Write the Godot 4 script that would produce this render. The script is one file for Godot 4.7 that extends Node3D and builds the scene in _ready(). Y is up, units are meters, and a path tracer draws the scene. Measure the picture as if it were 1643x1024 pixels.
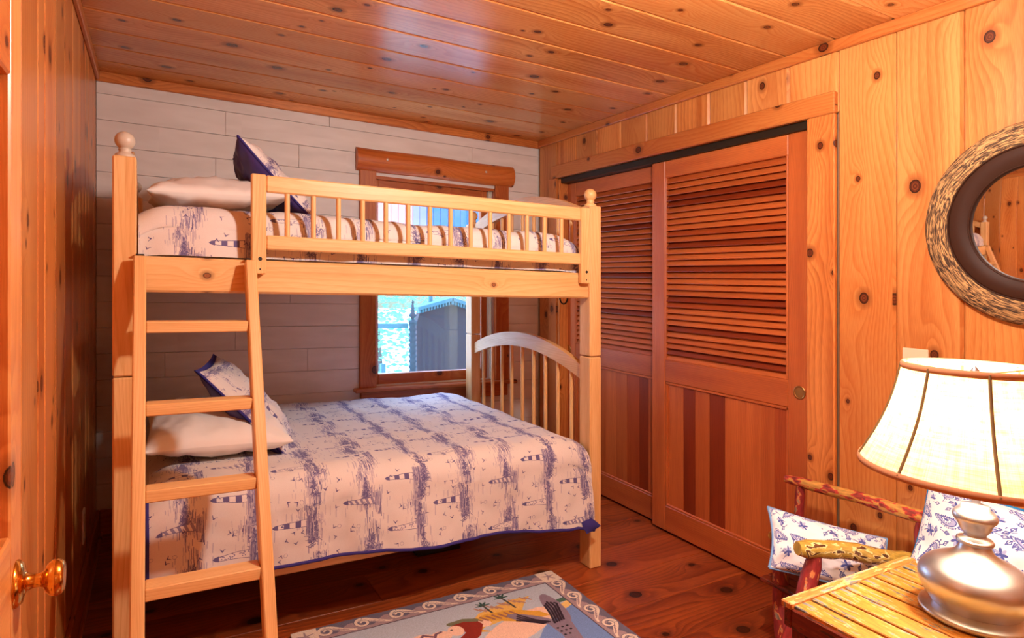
extends Node3D
# A pine-panelled cabin bedroom with a bunk bed.  The old cabin has settled: floor, ceiling and everything
# standing in the room fall by SAG metres per metre towards the closet wall, while uprights stay plumb.
# All shapes below are written in level coordinates (x towards the closet, y up, z towards the viewer);
# commit() lets them settle with the house.
const SAG := 0.0317
const XL := -0.26      # left wall face
const XR := 2.44       # right wall face
const ZB := -3.867     # back wall face
const ZF := 0.9        # front wall face (behind the camera)
const CEIL := 2.398

var rng := RandomNumberGenerator.new()
var M := {}
var T := {}

# ---------------------------------------------------------------- mesh collector
class MB:
	var v := PackedVector3Array()
	var n := PackedVector3Array()
	var t := PackedVector2Array()
	var ix := PackedInt32Array()
	var X := Transform3D()
	var tw := 0.235          # metres of wood texture across
	var tl := 2.8            # and along the grain
	var fu := 1.0
	var fv := 1.0
	var ou := 0.5
	var ov := 0.5
	func vert(p: Vector3, nn: Vector3, uv: Vector2) -> int:
		v.append(X * p)
		n.append((X.basis * nn).normalized())
		t.append(uv)
		return v.size() - 1
	func tri(a: int, b: int, c: int) -> void:
		var g := (v[b] - v[a]).cross(v[c] - v[a])
		if g.dot(n[a] + n[b] + n[c]) > 0.0:
			ix.append_array([a, c, b])
		else:
			ix.append_array([a, b, c])
	func face(ps: Array, nn: Vector3, uvs: Array) -> void:
		var k := []
		for i in ps.size():
			k.append(vert(ps[i], nn, uvs[i]))
		for i in range(1, ps.size() - 1):
			tri(k[0], k[i], k[i + 1])
	func wuv(p: Vector3, c: Vector3, na: int, axis: int) -> Vector2:
		var q := p - c
		if na == axis:
			var o := [(axis + 1) % 3, (axis + 2) % 3]
			return Vector2(ou + fu * q[o[0]] / tw, ov + fv * q[o[1]] / tw)
		return Vector2(ou + fu * q[3 - na - axis] / tw, ov + fv * q[axis] / tl)
	func box(c: Vector3, s: Vector3, b := 0.003, axis := 0) -> void:
		var h := s / 2.0
		b = minf(b, minf(h.x, minf(h.y, h.z)) * 0.9)
		var corner := func(sx: int, sy: int, sz: int, na: int) -> Vector3:
			var q := Vector3(sx * (h.x - b), sy * (h.y - b), sz * (h.z - b))
			q[na] = [sx, sy, sz][na] * h[na]
			return c + q
		for a in 3:
			for sg in [-1, 1]:
				var nn := Vector3.ZERO
				nn[a] = sg
				var o1 := (a + 1) % 3
				var o2 := (a + 2) % 3
				var ps := []
				for e in [[-1, -1], [1, -1], [1, 1], [-1, 1]]:
					var k := [0, 0, 0]
					k[a] = sg
					k[o1] = e[0]
					k[o2] = e[1]
					ps.append(corner.call(k[0], k[1], k[2], a))
				face(ps, nn, ps.map(func(p): return wuv(p, c, a, axis)))
		if b <= 0.0:
			return
		for a in 3:                              # edges along axis a
			var o1 := (a + 1) % 3
			var o2 := (a + 2) % 3
			for s1 in [-1, 1]:
				for s2 in [-1, 1]:
					var ps := []
					for e in [[-1, o1], [1, o1], [1, o2], [-1, o2]]:
						var k := [0, 0, 0]
						k[a] = e[0]
						k[o1] = s1
						k[o2] = s2
						ps.append(corner.call(k[0], k[1], k[2], e[1]))
					var nn := Vector3.ZERO
					nn[o1] = s1
					nn[o2] = s2
					var fa := o1 if o1 != axis else o2
					face(ps, nn.normalized(), ps.map(func(p): return wuv(p, c, fa, axis)))
		for sx in [-1, 1]:
			for sy in [-1, 1]:
				for sz in [-1, 1]:
					var ps := [corner.call(sx, sy, sz, 0), corner.call(sx, sy, sz, 1), corner.call(sx, sy, sz, 2)]
					face(ps, Vector3(sx, sy, sz).normalized(), ps.map(func(p): return wuv(p, c, 2 if axis != 2 else 0, axis)))
	# box between two corner points
	func bb(a: Vector3, b: Vector3, bev := 0.003, axis := 0) -> void:
		box((a + b) / 2.0, (b - a).abs(), bev, axis)
	func lathe(c: Vector3, prof: Array, seg := 24) -> void:    # prof: [r, y] from bottom to top
		var m := prof.size()
		var first := v.size()
		var len := 0.0
		for i in m:
			var p0: Array = prof[maxi(i - 1, 0)]
			var p1: Array = prof[mini(i + 1, m - 1)]
			var d := Vector2(p1[0] - p0[0], p1[1] - p0[1]).normalized()
			if i > 0:
				len += Vector2(prof[i][0] - p0[0], prof[i][1] - p0[1]).length()
			for k in seg + 1:
				var a := TAU * k / seg
				vert(c + Vector3(cos(a) * prof[i][0], prof[i][1], sin(a) * prof[i][0]), Vector3(cos(a) * d.y, -d.x, sin(a) * d.y), Vector2(float(k) / seg, ov + len / tl))
		for i in m - 1:
			for k in seg:
				var a := first + i * (seg + 1) + k
				tri(a, a + 1, a + seg + 1)
				tri(a + 1, a + seg + 2, a + seg + 1)
	func tube(path: Array, rad, seg := 10, caps := true) -> void:   # rad: number or one for each point
		var first := v.size()
		var m := path.size()
		var side := Vector3.ZERO
		var len := 0.0
		for i in m:
			var d: Vector3 = (path[mini(i + 1, m - 1)] - path[maxi(i - 1, 0)]).normalized()
			if i == 0:
				side = d.cross(Vector3.UP if absf(d.y) < 0.9 else Vector3.RIGHT).normalized()
			else:
				side = (side - d * side.dot(d)).normalized()
				len += (path[i] - path[i - 1]).length()
			var up := side.cross(d)
			var r: float = rad[i] if rad is Array else rad
			for k in seg + 1:
				var a := TAU * k / seg
				var o := side * cos(a) + up * sin(a)
				vert(path[i] + o * r, o, Vector2(fu * float(k) / seg * (TAU * r / tw) + ou, fv * len / tl + ov))
		for i in m - 1:
			for k in seg:
				var a := first + i * (seg + 1) + k
				tri(a, a + 1, a + seg + 1)
				tri(a + 1, a + seg + 2, a + seg + 1)
		if caps:
			for e in [0, m - 1]:
				var d: Vector3 = (path[0] - path[1]).normalized() if e == 0 else (path[m - 1] - path[m - 2]).normalized()
				var ps := []
				var uvs := []
				for k in seg:
					ps.append(X.affine_inverse() * v[first + e * (seg + 1) + k])
					uvs.append(Vector2(0.5 + 0.1 * cos(TAU * k / seg), 0.5 + 0.02 * sin(TAU * k / seg)))
				face(ps, d, uvs)
	# a grid of points g[i][j] with smooth normals; flip turns the normals
	func grid(g: Array, uv: Callable, flip := false, off := 0.0) -> void:
		var a := g.size()
		var b: int = g[0].size()
		var first := v.size()
		for i in a:
			for j in b:
				var di: Vector3 = g[mini(i + 1, a - 1)][j] - g[maxi(i - 1, 0)][j]
				var dj: Vector3 = g[i][mini(j + 1, b - 1)] - g[i][maxi(j - 1, 0)]
				var nn := di.cross(dj)
				if nn.length() < 1e-9:
					nn = Vector3.UP
				nn = nn.normalized() * (-1.0 if flip else 1.0)
				vert(g[i][j] + nn * off, nn, uv.call(i, j))
		for i in a - 1:
			for j in b - 1:
				var k := first + i * b + j
				tri(k, k + b, k + 1)
				tri(k + 1, k + b, k + b + 1)
	# polygon in a plane (2D points along ax, ay from o), extruded by depth along ax x ay, both caps
	func prism(o: Vector3, ax: Vector3, ay: Vector3, pts: Array, depth: float) -> void:
		var nz := ax.cross(ay).normalized()
		var poly := PackedVector2Array(pts)
		var tris := Geometry2D.triangulate_polygon(poly)
		for e in 2:
			var k := []
			for p in pts:
				k.append(vert(o + ax * p.x + ay * p.y + nz * depth * e, nz * (1 if e else -1), Vector2(ou + fu * p.y / tw, ov + fv * p.x / tl)))
			for i in range(0, tris.size(), 3):
				tri(k[tris[i]], k[tris[i + 1]], k[tris[i + 2]])
		var area := 0.0
		for i in pts.size():
			var p: Vector2 = pts[i]
			var q: Vector2 = pts[(i + 1) % pts.size()]
			area += p.x * q.y - q.x * p.y
		for i in pts.size():
			var p: Vector2 = pts[i]
			var q: Vector2 = pts[(i + 1) % pts.size()]
			var e := (q - p).normalized() * signf(area)
			var nn := ax * e.y - ay * e.x
			var a := o + ax * p.x + ay * p.y
			var b := o + ax * q.x + ay * q.y
			var l := p.length() / tl
			face([a, b, b + nz * depth, a + nz * depth], nn, [Vector2(ou, ov + l), Vector2(ou, ov + l + (q - p).length() / tl), Vector2(ou + depth / tw, ov + l + (q - p).length() / tl), Vector2(ou + depth / tw, ov + l)])

func settle(p: Vector3) -> Vector3:
	return Vector3(p.x, p.y - SAG * p.x, p.z)

func mesh_of(mb: MB, base: Vector3) -> ArrayMesh:
	var arr := []
	arr.resize(Mesh.ARRAY_MAX)
	var vs := PackedVector3Array()
	var ns := PackedVector3Array()
	vs.resize(mb.v.size())
	ns.resize(mb.v.size())
	for i in mb.v.size():
		var p := mb.v[i] - base
		vs[i] = Vector3(p.x, p.y - SAG * p.x, p.z)
		var q := mb.n[i]
		ns[i] = Vector3(q.x + SAG * q.y, q.y, q.z).normalized()
	arr[Mesh.ARRAY_VERTEX] = vs
	arr[Mesh.ARRAY_NORMAL] = ns
	arr[Mesh.ARRAY_TEX_UV] = mb.t
	arr[Mesh.ARRAY_INDEX] = mb.ix
	var m := ArrayMesh.new()
	m.add_surface_from_arrays(Mesh.PRIMITIVE_TRIANGLES, arr)
	return m

var bases := {}
func origin_of(o: Node) -> Vector3:
	return bases.get(o, Vector3.ZERO)

# commit a collector as ONE named mesh; parts sit at their thing's origin
func commit(mb: MB, called: String, mat: Material, parent: Node = self) -> MeshInstance3D:
	var o := MeshInstance3D.new()
	o.name = called
	o.mesh = mesh_of(mb, origin_of(parent))
	o.material_override = mat
	parent.add_child(o, true)
	bases[o] = origin_of(parent)
	return o

var taken := {}
func numbered(called: String) -> String:
	var k: int = taken.get(called, 0)
	taken[called] = k + 1
	return called if k == 0 else "%s_%03d" % [called, k]

func thing(called: String, label: String, category: String, at := Vector3.ZERO, group := "", kind := "") -> Node3D:
	var o := Node3D.new()
	o.name = numbered(called)
	add_child(o)
	o.position = settle(at)
	bases[o] = at
	o.set_meta("label", label)
	o.set_meta("category", category)
	if group:
		o.set_meta("group", group)
	if kind:
		o.set_meta("kind", kind)
	return o

func setting(called: String, label: String, category: String, at := Vector3.ZERO) -> Node3D:
	return thing(called, label, category, at, "", "structure")

# place a shared mesh as a part (its own coordinates are relative to `at`)
func piece(m: Mesh, called: String, mat: Material, parent: Node, at: Vector3) -> MeshInstance3D:
	var o := MeshInstance3D.new()
	o.name = called
	o.mesh = m
	o.material_override = mat
	o.position = settle(at - origin_of(parent))
	parent.add_child(o, true)
	bases[o] = at
	return o

# ---------------------------------------------------------------- materials
func mat(c: Color, rough := 0.5, tex: Texture2D = null, metal := 0.0) -> StandardMaterial3D:
	var m := StandardMaterial3D.new()
	m.albedo_color = c
	m.roughness = rough
	m.metallic = metal
	m.albedo_texture = tex
	return m

func cloth(c: Color, tex: Texture2D = null) -> StandardMaterial3D:
	var m := mat(c, 0.95, tex)
	m.metallic_specular = 0.2
	m.rim_enabled = true
	m.rim = 0.15
	return m

func wood_texture(w: int, h: int, sd: int, early: Color, late: Color, rings: float, wm: float, lm: float, knots: Array, kcol: Color, contrast := 1.0) -> ImageTexture:
	var n1 := FastNoiseLite.new()
	n1.seed = sd
	n1.frequency = 1.0
	n1.fractal_octaves = 2
	var n3 := FastNoiseLite.new()
	n3.seed = sd + 7
	n3.frequency = 1.0
	n3.fractal_octaves = 1
	var data := PackedByteArray()
	data.resize(w * h * 3)
	var at := 0
	for y in h:
		var v := float(y) / h
		var near := []
		for k in knots:
			if absf(v - k[1]) * lm < k[2] * 20.0:
				near.append(k)
		for x in w:
			var u := float(x) / w
			var g := rings * (u + 0.34 * n1.get_noise_2d(u * 0.55, v * 1.5)) + 0.22 * n1.get_noise_2d(u * 3.0 + 9.0, v * 4.0)
			var kq := 99.0
			for k in near:
				var dx: float = (u - k[0]) * wm / k[2]
				var dy: float = (v - k[1]) * lm / (k[2] * 1.25)
				var q := dx * dx + dy * dy
				g += 2.6 * exp(-(dx * dx * 0.10 + dy * dy * 0.035))
				kq = minf(kq, q)
			var s := g - floorf(g)
			var f := n3.get_noise_2d(x * 0.8, y * 0.025)
			var ring := s * s * (1.0 - smoothstep(0.86, 1.0, s))
			var tt := clampf(0.22 + contrast * (0.62 * ring + 0.30 * f) + 0.45 * n1.get_noise_2d(u * 1.2 + 30.0, v * 2.0), 0.0, 1.0)
			var c := early.lerp(late, tt)
			if kq < 1.0:
				var rr := sqrt(kq)
				c = kcol.lerp(late, 0.25 + 0.2 * sin(rr * 16.0)) if rr < 0.82 else kcol.darkened(0.5)
			elif kq < 5.0:
				c = c.lerp(late.darkened(0.25), (1.0 - (kq - 1.0) / 4.0) * 0.7)
			data[at] = int(c.r * 255.0)
			data[at + 1] = int(c.g * 255.0)
			data[at + 2] = int(c.b * 255.0)
			at += 3
	return ImageTexture.create_from_image(Image.create_from_data(w, h, false, Image.FORMAT_RGB8, data))

# ---------------------------------------------------------------- drawing print into an Image
func disc(im: Image, x: float, y: float, r: float, c: Color) -> void:
	var w := im.get_width()
	var h := im.get_height()
	for yy in range(int(floorf(y - r)), int(ceilf(y + r)) + 1):
		var d := r * r - (yy - y) * (yy - y)
		if d < 0.0 or yy < 0 or yy >= h:
			continue
		var e := sqrt(d)
		var x0 := maxi(0, int(roundf(x - e)))
		var x1 := mini(w, int(roundf(x + e)) + 1)
		if x1 > x0:
			im.fill_rect(Rect2i(x0, yy, x1 - x0, 1), c)

func stroke(im: Image, pts: Array, r: float, c: Color, r2 := -1.0) -> void:
	var total := 0.0
	for i in pts.size() - 1:
		total += (pts[i + 1] - pts[i]).length()
	var gone := 0.0
	for i in pts.size() - 1:
		var d: float = (pts[i + 1] - pts[i]).length()
		var steps := maxi(1, int(d / maxf(0.5, r * 0.5)))
		for k in steps + 1:
			var p: Vector2 = pts[i].lerp(pts[i + 1], float(k) / steps)
			var s := (gone + d * k / steps) / maxf(total, 0.001)
			disc(im, p.x, p.y, r if r2 < 0.0 else lerpf(r, r2, s), c)
		gone += d

func fill(im: Image, pts: Array, c: Color) -> void:
	var lo := 1e9
	var hi := -1e9
	for p in pts:
		lo = minf(lo, p.y)
		hi = maxf(hi, p.y)
	for y in range(maxi(0, int(lo)), mini(im.get_height() - 1, int(ceilf(hi))) + 1):
		var xs := []
		for i in pts.size():
			var a: Vector2 = pts[i]
			var b: Vector2 = pts[(i + 1) % pts.size()]
			if (a.y <= y) != (b.y <= y):
				xs.append(a.x + (y - a.y) / (b.y - a.y) * (b.x - a.x))
		xs.sort()
		for i in range(0, xs.size() - 1, 2):
			var x0 := clampi(int(roundf(xs[i])), 0, im.get_width())
			var x1 := clampi(int(roundf(xs[i + 1])), 0, im.get_width())
			if x1 > x0:
				im.fill_rect(Rect2i(x0, y, x1 - x0, 1), c)

func blob(cx: float, cy: float, rx: float, ry: float, turn := 0.0, n := 20) -> Array:
	var out := []
	for i in n:
		var a := TAU * i / n
		out.append(Vector2(cx, cy) + Vector2(cos(a) * rx, sin(a) * ry).rotated(turn))
	return out

func grainy(im: Image, amount: float, sd: int) -> void:   # pile / weave: fine speckle over the whole print
	im.convert(Image.FORMAT_RGB8)
	var r := RandomNumberGenerator.new()
	r.seed = sd
	var d := im.get_data()
	for i in range(0, d.size(), 3):
		var k := 1.0 + amount * (r.randf() - 0.5)
		d[i] = clampi(int(d[i] * k), 0, 255)
		d[i + 1] = clampi(int(d[i + 1] * k), 0, 255)
		d[i + 2] = clampi(int(d[i + 2] * k), 0, 255)
	im.set_data(im.get_width(), im.get_height(), false, Image.FORMAT_RGB8, d)

# cream cotton printed with lighthouses lying on their sides, shore trees, gulls and sails
func toile() -> ImageTexture:
	var S := 1024
	var im := Image.create(S, S, false, Image.FORMAT_RGB8)
	var cream := Color8(222, 212, 207)
	im.fill(cream)
	var r := RandomNumberGenerator.new()
	r.seed = 21
	var dark := Color8(104, 96, 138)
	var mid := Color8(146, 137, 166)
	var soft := Color8(188, 178, 190)
	for col in [[170, 60], [520, 46], [860, 66]]:        # shorelines: bands of upright scribble
		var cx: float = col[0]
		for k in 900:
			var y := r.randf() * S
			if sin(y * TAU / S * 2.0 + cx) > 0.55 and k % 5:
				continue
			var wob := 26.0 * sin(y * 0.011 + cx) + 12.0 * sin(y * 0.031)
			var x := cx + wob + r.randfn(0.0, col[1] * (0.42 if k % 3 else 0.9))
			var l := r.randf_range(10, 64)
			var c: Color = [mid, soft, soft, soft, dark, mid][r.randi() % 6]
			if absf(x - cx - wob) > col[1] * 0.8:
				c = soft
			for w in [-S, 0, S]:
				stroke(im, [Vector2(x, y + w), Vector2(x + r.randf_range(-3, 3), y + l + w)], r.randf_range(0.6, 2.6), c)
		for k in 9:                                      # a darker tree
			var y := r.randf() * S
			var x := cx + 26.0 * sin(y * 0.011 + cx) + r.randf_range(-20, 20)
			for q in 70:
				var s := r.randf()
				var yy := fposmod(y + s * 120.0, S)
				stroke(im, [Vector2(x + r.randfn(0, 4 + 13 * s), yy), Vector2(x + r.randfn(0, 4 + 13 * s), yy + 14)], 1.6, dark if q % 3 else mid)
	var houses := [[40, 130, 0], [330, 60, 1], [650, 240, 2], [310, 400, 0], [40, 520, 1], [640, 600, 0], [320, 720, 2], [40, 850, 2], [650, 900, 1]]
	for hse in houses:                                    # towers, lying to the left
		var x: float = hse[0]
		var y: float = hse[1]
		var L := 168.0
		var w0 := 11.0
		var w1 := 23.0
		fill(im, [Vector2(x, y - w0), Vector2(x + L, y - w1), Vector2(x + L, y + w1), Vector2(x, y + w0)], Color8(226, 216, 212))
		for b in 5:
			var x0 := x + L * b / 5.0
			var a0 := lerpf(w0, w1, b / 5.0)
			var a1 := lerpf(w0, w1, (b + 1) / 5.0)
			if hse[2] == 0 and b % 2 == 1:
				fill(im, [Vector2(x0, y - a0), Vector2(x0 + L / 5, y - a1), Vector2(x0 + L / 5, y + a1), Vector2(x0, y + a0)], dark)
			elif hse[2] == 1:
				fill(im, [Vector2(x0, y - a0), Vector2(x0 + L / 10, y - a0), Vector2(x0 + L / 5, y + a1), Vector2(x0 + L / 10, y + a1)], mid)
			elif hse[2] == 2:
				for q in 6:
					disc(im, x0 + r.randf() * 34, y + r.randf_range(-a0, a0) * 0.85, 3.2, mid)
		stroke(im, [Vector2(x, y - w0), Vector2(x + L, y - w1)], 1.4, dark)
		stroke(im, [Vector2(x, y + w0), Vector2(x + L, y + w1)], 1.4, dark)
		fill(im, [Vector2(x - 34, y), Vector2(x - 20, y - 11), Vector2(x, y - 15), Vector2(x, y + 15), Vector2(x - 20, y + 11)], dark)
		fill(im, [Vector2(x + L, y - 44), Vector2(x + L + 30, y - 50), Vector2(x + L + 36, y + 42), Vector2(x + L, y + 30)], mid)
		for q in 40:
			var px := x + L + r.randf_range(-4, 44)
			stroke(im, [Vector2(px, y + r.randf_range(-70, 60)), Vector2(px + r.randf_range(-3, 3), y + r.randf_range(-40, 110))], 1.4, [soft, mid, dark][q % 3])
	for k in 80:                                          # gulls and little sails
		var p := Vector2(r.randf() * S, r.randf() * S)
		var a := r.randf() * TAU
		var q := func(dx, dy): return p + Vector2(dx, dy).rotated(a)
		stroke(im, [q.call(-15, -6), q.call(-5, 2), q.call(0, 8)], 1.0, dark, 3.0)
		stroke(im, [q.call(0, 8), q.call(5, -3), q.call(14, -9)], 3.0, dark, 0.8)
		if k % 4 == 0:
			for w in 12:
				disc(im, p.x + 30 + 11 * cos(TAU * w / 12), p.y + 11 * sin(TAU * w / 12), 1.6, mid)
	grainy(im, 0.07, 5)
	return ImageTexture.create_from_image(im)

# white cotton printed with blue paisley, leaves and dots
func paisley() -> ImageTexture:
	var S := 768
	var im := Image.create(S, S, false, Image.FORMAT_RGB8)
	var white := Color8(236, 233, 238)
	im.fill(white)
	var r := RandomNumberGenerator.new()
	r.seed = 4
	var blue := Color8(82, 90, 158)
	var pale := Color8(166, 170, 210)
	for k in 90:                                           # trailing leaves between the figures
		var p := Vector2(r.randf() * S, r.randf() * S)
		var b := r.randf() * TAU
		var q := func(x, y): return p + Vector2(x, y).rotated(b)
		var leaf := [q.call(0, 0), q.call(14, -11), q.call(36, 0), q.call(14, 11)]
		if k % 3 == 0:
			fill(im, leaf, pale)
		stroke(im, leaf + [p], 2.2, blue)
		stroke(im, [q.call(-26, 8), q.call(-8, 4), p, q.call(26, 0)], 1.8, blue)
		disc(im, p.x - 22, p.y + 18, 4.0, blue)
	for k in 16:
		var c := Vector2((k % 4) * 192 + 70 + 60 * ((k / 4) % 2), (k / 4) * 192 + 96)
		var a := r.randf_range(-0.8, 0.8) + PI * (k % 2)
		var tear := func(s: float) -> Array:               # a drop whose tip curls over
			var o := []
			for i in 40:
				var w := TAU * i / 40
				var y := sin(w) * s * 0.62 * (0.62 - 0.38 * cos(w))
				var x := cos(w) * s * 1.15
				o.append(c + Vector2(x, y - 0.30 * s * pow(maxf(0.0, 0.5 - 0.5 * cos(w)), 2.0) + 0.2 * s).rotated(a))
			return o
		var outer: Array = tear.call(72.0)
		fill(im, outer, white)
		for i in outer.size():
			disc(im, outer[i].x, outer[i].y, 4.4 if i % 2 else 2.6, blue)
		var body: Array = tear.call(56.0)
		fill(im, body, pale)
		stroke(im, body + [body[0]], 2.6, blue)
		fill(im, tear.call(34.0), white)
		var core: Array = tear.call(30.0)
		for i in range(0, core.size(), 3):
			disc(im, core[i].x, core[i].y, 3.4, blue)
		fill(im, tear.call(16.0), blue)
	for k in 16:
		var c := Vector2((k % 4) * 192 + 166 + 60 * ((k / 4) % 2), (k / 4) * 192 + 8)
		c.x = fposmod(c.x, S)
		for i in 7:
			var d := Vector2(21, 0).rotated(TAU * i / 7)
			fill(im, blob(c.x + d.x, c.y + d.y, 15, 8, TAU * i / 7, 14), pale if i % 2 else blue)
		disc(im, c.x, c.y, 9, blue)
	grainy(im, 0.05, 8)
	return ImageTexture.create_from_image(im)

# the hooked rug's picture; 1000 px for each metre, origin at its far left corner
func rug_picture(w: int, h: int) -> ImageTexture:
	var im := Image.create(w, h, false, Image.FORMAT_RGB8)
	var slate := Color8(104, 101, 122)
	var mauve := Color8(158, 138, 146)
	var cream := Color8(222, 206, 192)
	im.fill(slate)
	var B := 92
	var V := func(x, y): return Vector2(x, y)
	# scrolling waves round the border: drawn in a strip's own axes (s along, q from the outer edge)
	var strips := [[Vector2(0, 0), Vector2(1, 0), Vector2(0, 1), w, 7], [Vector2(w, 0), Vector2(0, 1), Vector2(-1, 0), h, 5], [Vector2(w, h), Vector2(-1, 0), Vector2(0, -1), w, 7], [Vector2(0, h), Vector2(0, -1), Vector2(1, 0), h, 5]]
	for st in strips:
		var o: Vector2 = st[0]
		var ax: Vector2 = st[1]
		var ay: Vector2 = st[2]
		var n: int = st[4]
		var pitch: float = (st[3] - 2.0 * B) / n
		var P := func(s: float, q: float) -> Vector2: return o + ax * s + ay * q
		for k in n:
			var s0 := B + pitch * k
			var low := []
			for i in 15:
				var f := i / 14.0
				low.append(P.call(s0 + pitch * f, 26 + 46 * (0.5 - 0.5 * cos(TAU * (f + 0.1)))))
			fill(im, low + [P.call(s0 + pitch, B), P.call(s0, B)], mauve)
			var crest := []
			for i in 16:
				var f := i / 15.0
				crest.append(P.call(s0 + pitch * (0.18 + 0.82 * f), 22 + 54 * f * f * (3 - 2 * f)))
			stroke(im, crest, 15.0, cream, 4.5)
			var curl := []
			for i in 22:
				var f := i / 21.0
				var a := -1.7 - f * 7.2
				var rr := 32.0 * (1.0 - 0.74 * f)
				curl.append(P.call(s0 + pitch * 0.22 + cos(a) * rr, 44 + sin(a) * rr))
			stroke(im, curl, 8.0, slate, 8.0)
			stroke(im, curl, 6.0, cream, 4.5)
			for q in 3:
				stroke(im, [P.call(s0 + pitch * (0.42 + 0.12 * q), 36 + 9 * q), P.call(s0 + pitch * (0.54 + 0.12 * q), 50 + 9 * q)], 2.6, mauve)
	for cn in [[0, 0], [w - B, 0], [0, h - B], [w - B, h - B]]:
		im.fill_rect(Rect2i(cn[0], cn[1], B, B), cream)
		for i in 5:
			var c := Vector2(cn[0] + B / 2.0, cn[1] + B / 2.0)
			stroke(im, [c, c + Vector2(0, -32).rotated(TAU * i / 5)], 5.0, mauve, 2.0)
	# the picture
	im.fill_rect(Rect2i(B, B, w - 2 * B, h - 2 * B), Color8(172, 186, 204))
	var sea := Color8(110, 140, 196)
	fill(im, [V.call(B, 560), V.call(400, 540), V.call(760, 520), V.call(880, 400), V.call(980, 340), V.call(w - B, 300), V.call(w - B, h - B), V.call(B, h - B)], sea)
	fill(im, [V.call(840, 330), V.call(960, 300), V.call(w - B, 262), V.call(w - B, 300), V.call(960, 344), V.call(860, 380)], Color8(220, 190, 120))
	fill(im, [V.call(1000, 268), V.call(1050, 236), V.call(w - B, 232), V.call(w - B, 262)], Color8(70, 104, 92))
	fill(im, [V.call(640, 240), V.call(700, 190), V.call(790, 168), V.call(880, 150), V.call(960, 160), V.call(920, 190), V.call(860, 260), V.call(700, 290)], Color8(216, 176, 96))
	for k in 14:
		stroke(im, [V.call(700 + k * 18, 150 + (k % 3) * 12), V.call(716 + k * 18, 176 + (k % 3) * 12)], 4.0, Color8(168, 132, 118))
	for p in [[742, 142], [842, 118]]:                     # palms
		for i in 5:
			stroke(im, [V.call(p[0], p[1]), V.call(p[0], p[1]) + Vector2(30, 0).rotated(PI + PI * i / 4)], 7.0, Color8(48, 80, 76), 3.0)
		stroke(im, [V.call(p[0], p[1]), V.call(p[0] + 16, p[1] + 96)], 4.0, Color8(70, 70, 66))
	# two sea maidens
	var skin := Color8(226, 192, 172)
	fill(im, blob(800, 350, 200, 74, -0.35), skin)
	fill(im, blob(640, 470, 130, 110, 0.4), skin)
	fill(im, [V.call(640, 232), V.call(720, 206), V.call(840, 224), V.call(930, 280), V.call(960, 330), V.call(820, 318), V.call(730, 262), V.call(660, 300), V.call(690, 330), V.call(640, 310)], Color8(206, 158, 62))
	fill(im, blob(684, 262, 34, 26, 0.2), skin)
	disc(im, 668, 254, 5, Color8(60, 50, 60))
	for k in 8:
		stroke(im, [V.call(640 + k * 26, 214 + k * 3), V.call(660 + k * 26, 240 + k * 5)], 5.0, Color8(150, 104, 84))
	fill(im, [V.call(560, 226), V.call(604, 196), V.call(664, 214), V.call(680, 268), V.call(640, 330), V.call(560, 380), V.call(536, 330), V.call(596, 290)], Color8(132, 44, 34))
	fill(im, blob(566, 262, 32, 36), skin)
	disc(im, 552, 250, 5, Color8(60, 50, 60))
	stroke(im, [V.call(560, 212), V.call(620, 206), V.call(668, 228)], 11.0, Color8(110, 112, 88))
	fill(im, blob(430, 260, 46, 32), skin)
	fill(im, blob(500, 272, 44, 34), skin)
	stroke(im, [V.call(392, 290), V.call(440, 236), V.call(470, 262)], 5.0, Color8(112, 86, 106))
	stroke(im, [V.call(470, 280), V.call(486, 250), V.call(510, 244)], 5.0, Color8(112, 86, 106))
	# the tail
	var grey := Color8(128, 116, 136)
	fill(im, blob(1004, 292, 40, 122, 0.10), grey)
	fill(im, blob(872, 322, 28, 104, -0.86), grey)
	fill(im, [V.call(912, 372), V.call(1012, 388), V.call(992, 470), V.call(962, 600), V.call(896, 600), V.call(920, 470)], grey)
	for k in 5:
		stroke(im, [V.call(940 + k * 12, 388 - k * 2), V.call(962 + k * 17, 320 - k * 14), V.call(976 + k * 12, 236 + absf(k - 2) * 10)], 4.5, Color8(44, 34, 48))
	for k in 4:
		stroke(im, [V.call(926 - k * 10, 372), V.call(880 - k * 14, 332 - k * 4), V.call(836 - k * 8, 270 + k * 12)], 4.0, Color8(44, 34, 48))
	for k in 8:
		disc(im, 930 + (k % 3) * 22, 424 + (k / 3) * 26, 5, Color8(30, 28, 36))
	for e in [[V.call(B, B), V.call(w - B, B)], [V.call(w - B, B), V.call(w - B, h - B)], [V.call(B, B), V.call(B, h - B)]]:
		stroke(im, e, 2.5, Color8(78, 70, 88))
	grainy(im, 0.28, 3)
	return ImageTexture.create_from_image(im)

# brindled hide: short hair in swirling tan and dark brown
func hide_texture() -> ImageTexture:
	var S := 512
	var n := FastNoiseLite.new()
	n.seed = 12
	n.frequency = 0.02
	n.fractal_octaves = 4
	var data := PackedByteArray()
	var a := Color8(196, 152, 96)
	var b := Color8(52, 34, 22)
	for y in S:
		for x in S:
			var w := n.get_noise_2d(x * 0.35, y * 0.35) * 46.0
			var s := 0.55 * n.get_noise_2d(x * 1.0 + w, y * 2.6 + w) + 0.75 * n.get_noise_2d(x * 2.2 + w * 1.4 + 300.0, y * 9.0 + w * 2.0)
			var c := a.lerp(b, clampf(0.52 + 2.1 * s, 0.0, 1.0))
			data.append_array([int(c.r * 255), int(c.g * 255), int(c.b * 255)])
	return ImageTexture.create_from_image(Image.create_from_data(S, S, false, Image.FORMAT_RGB8, data))

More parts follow.
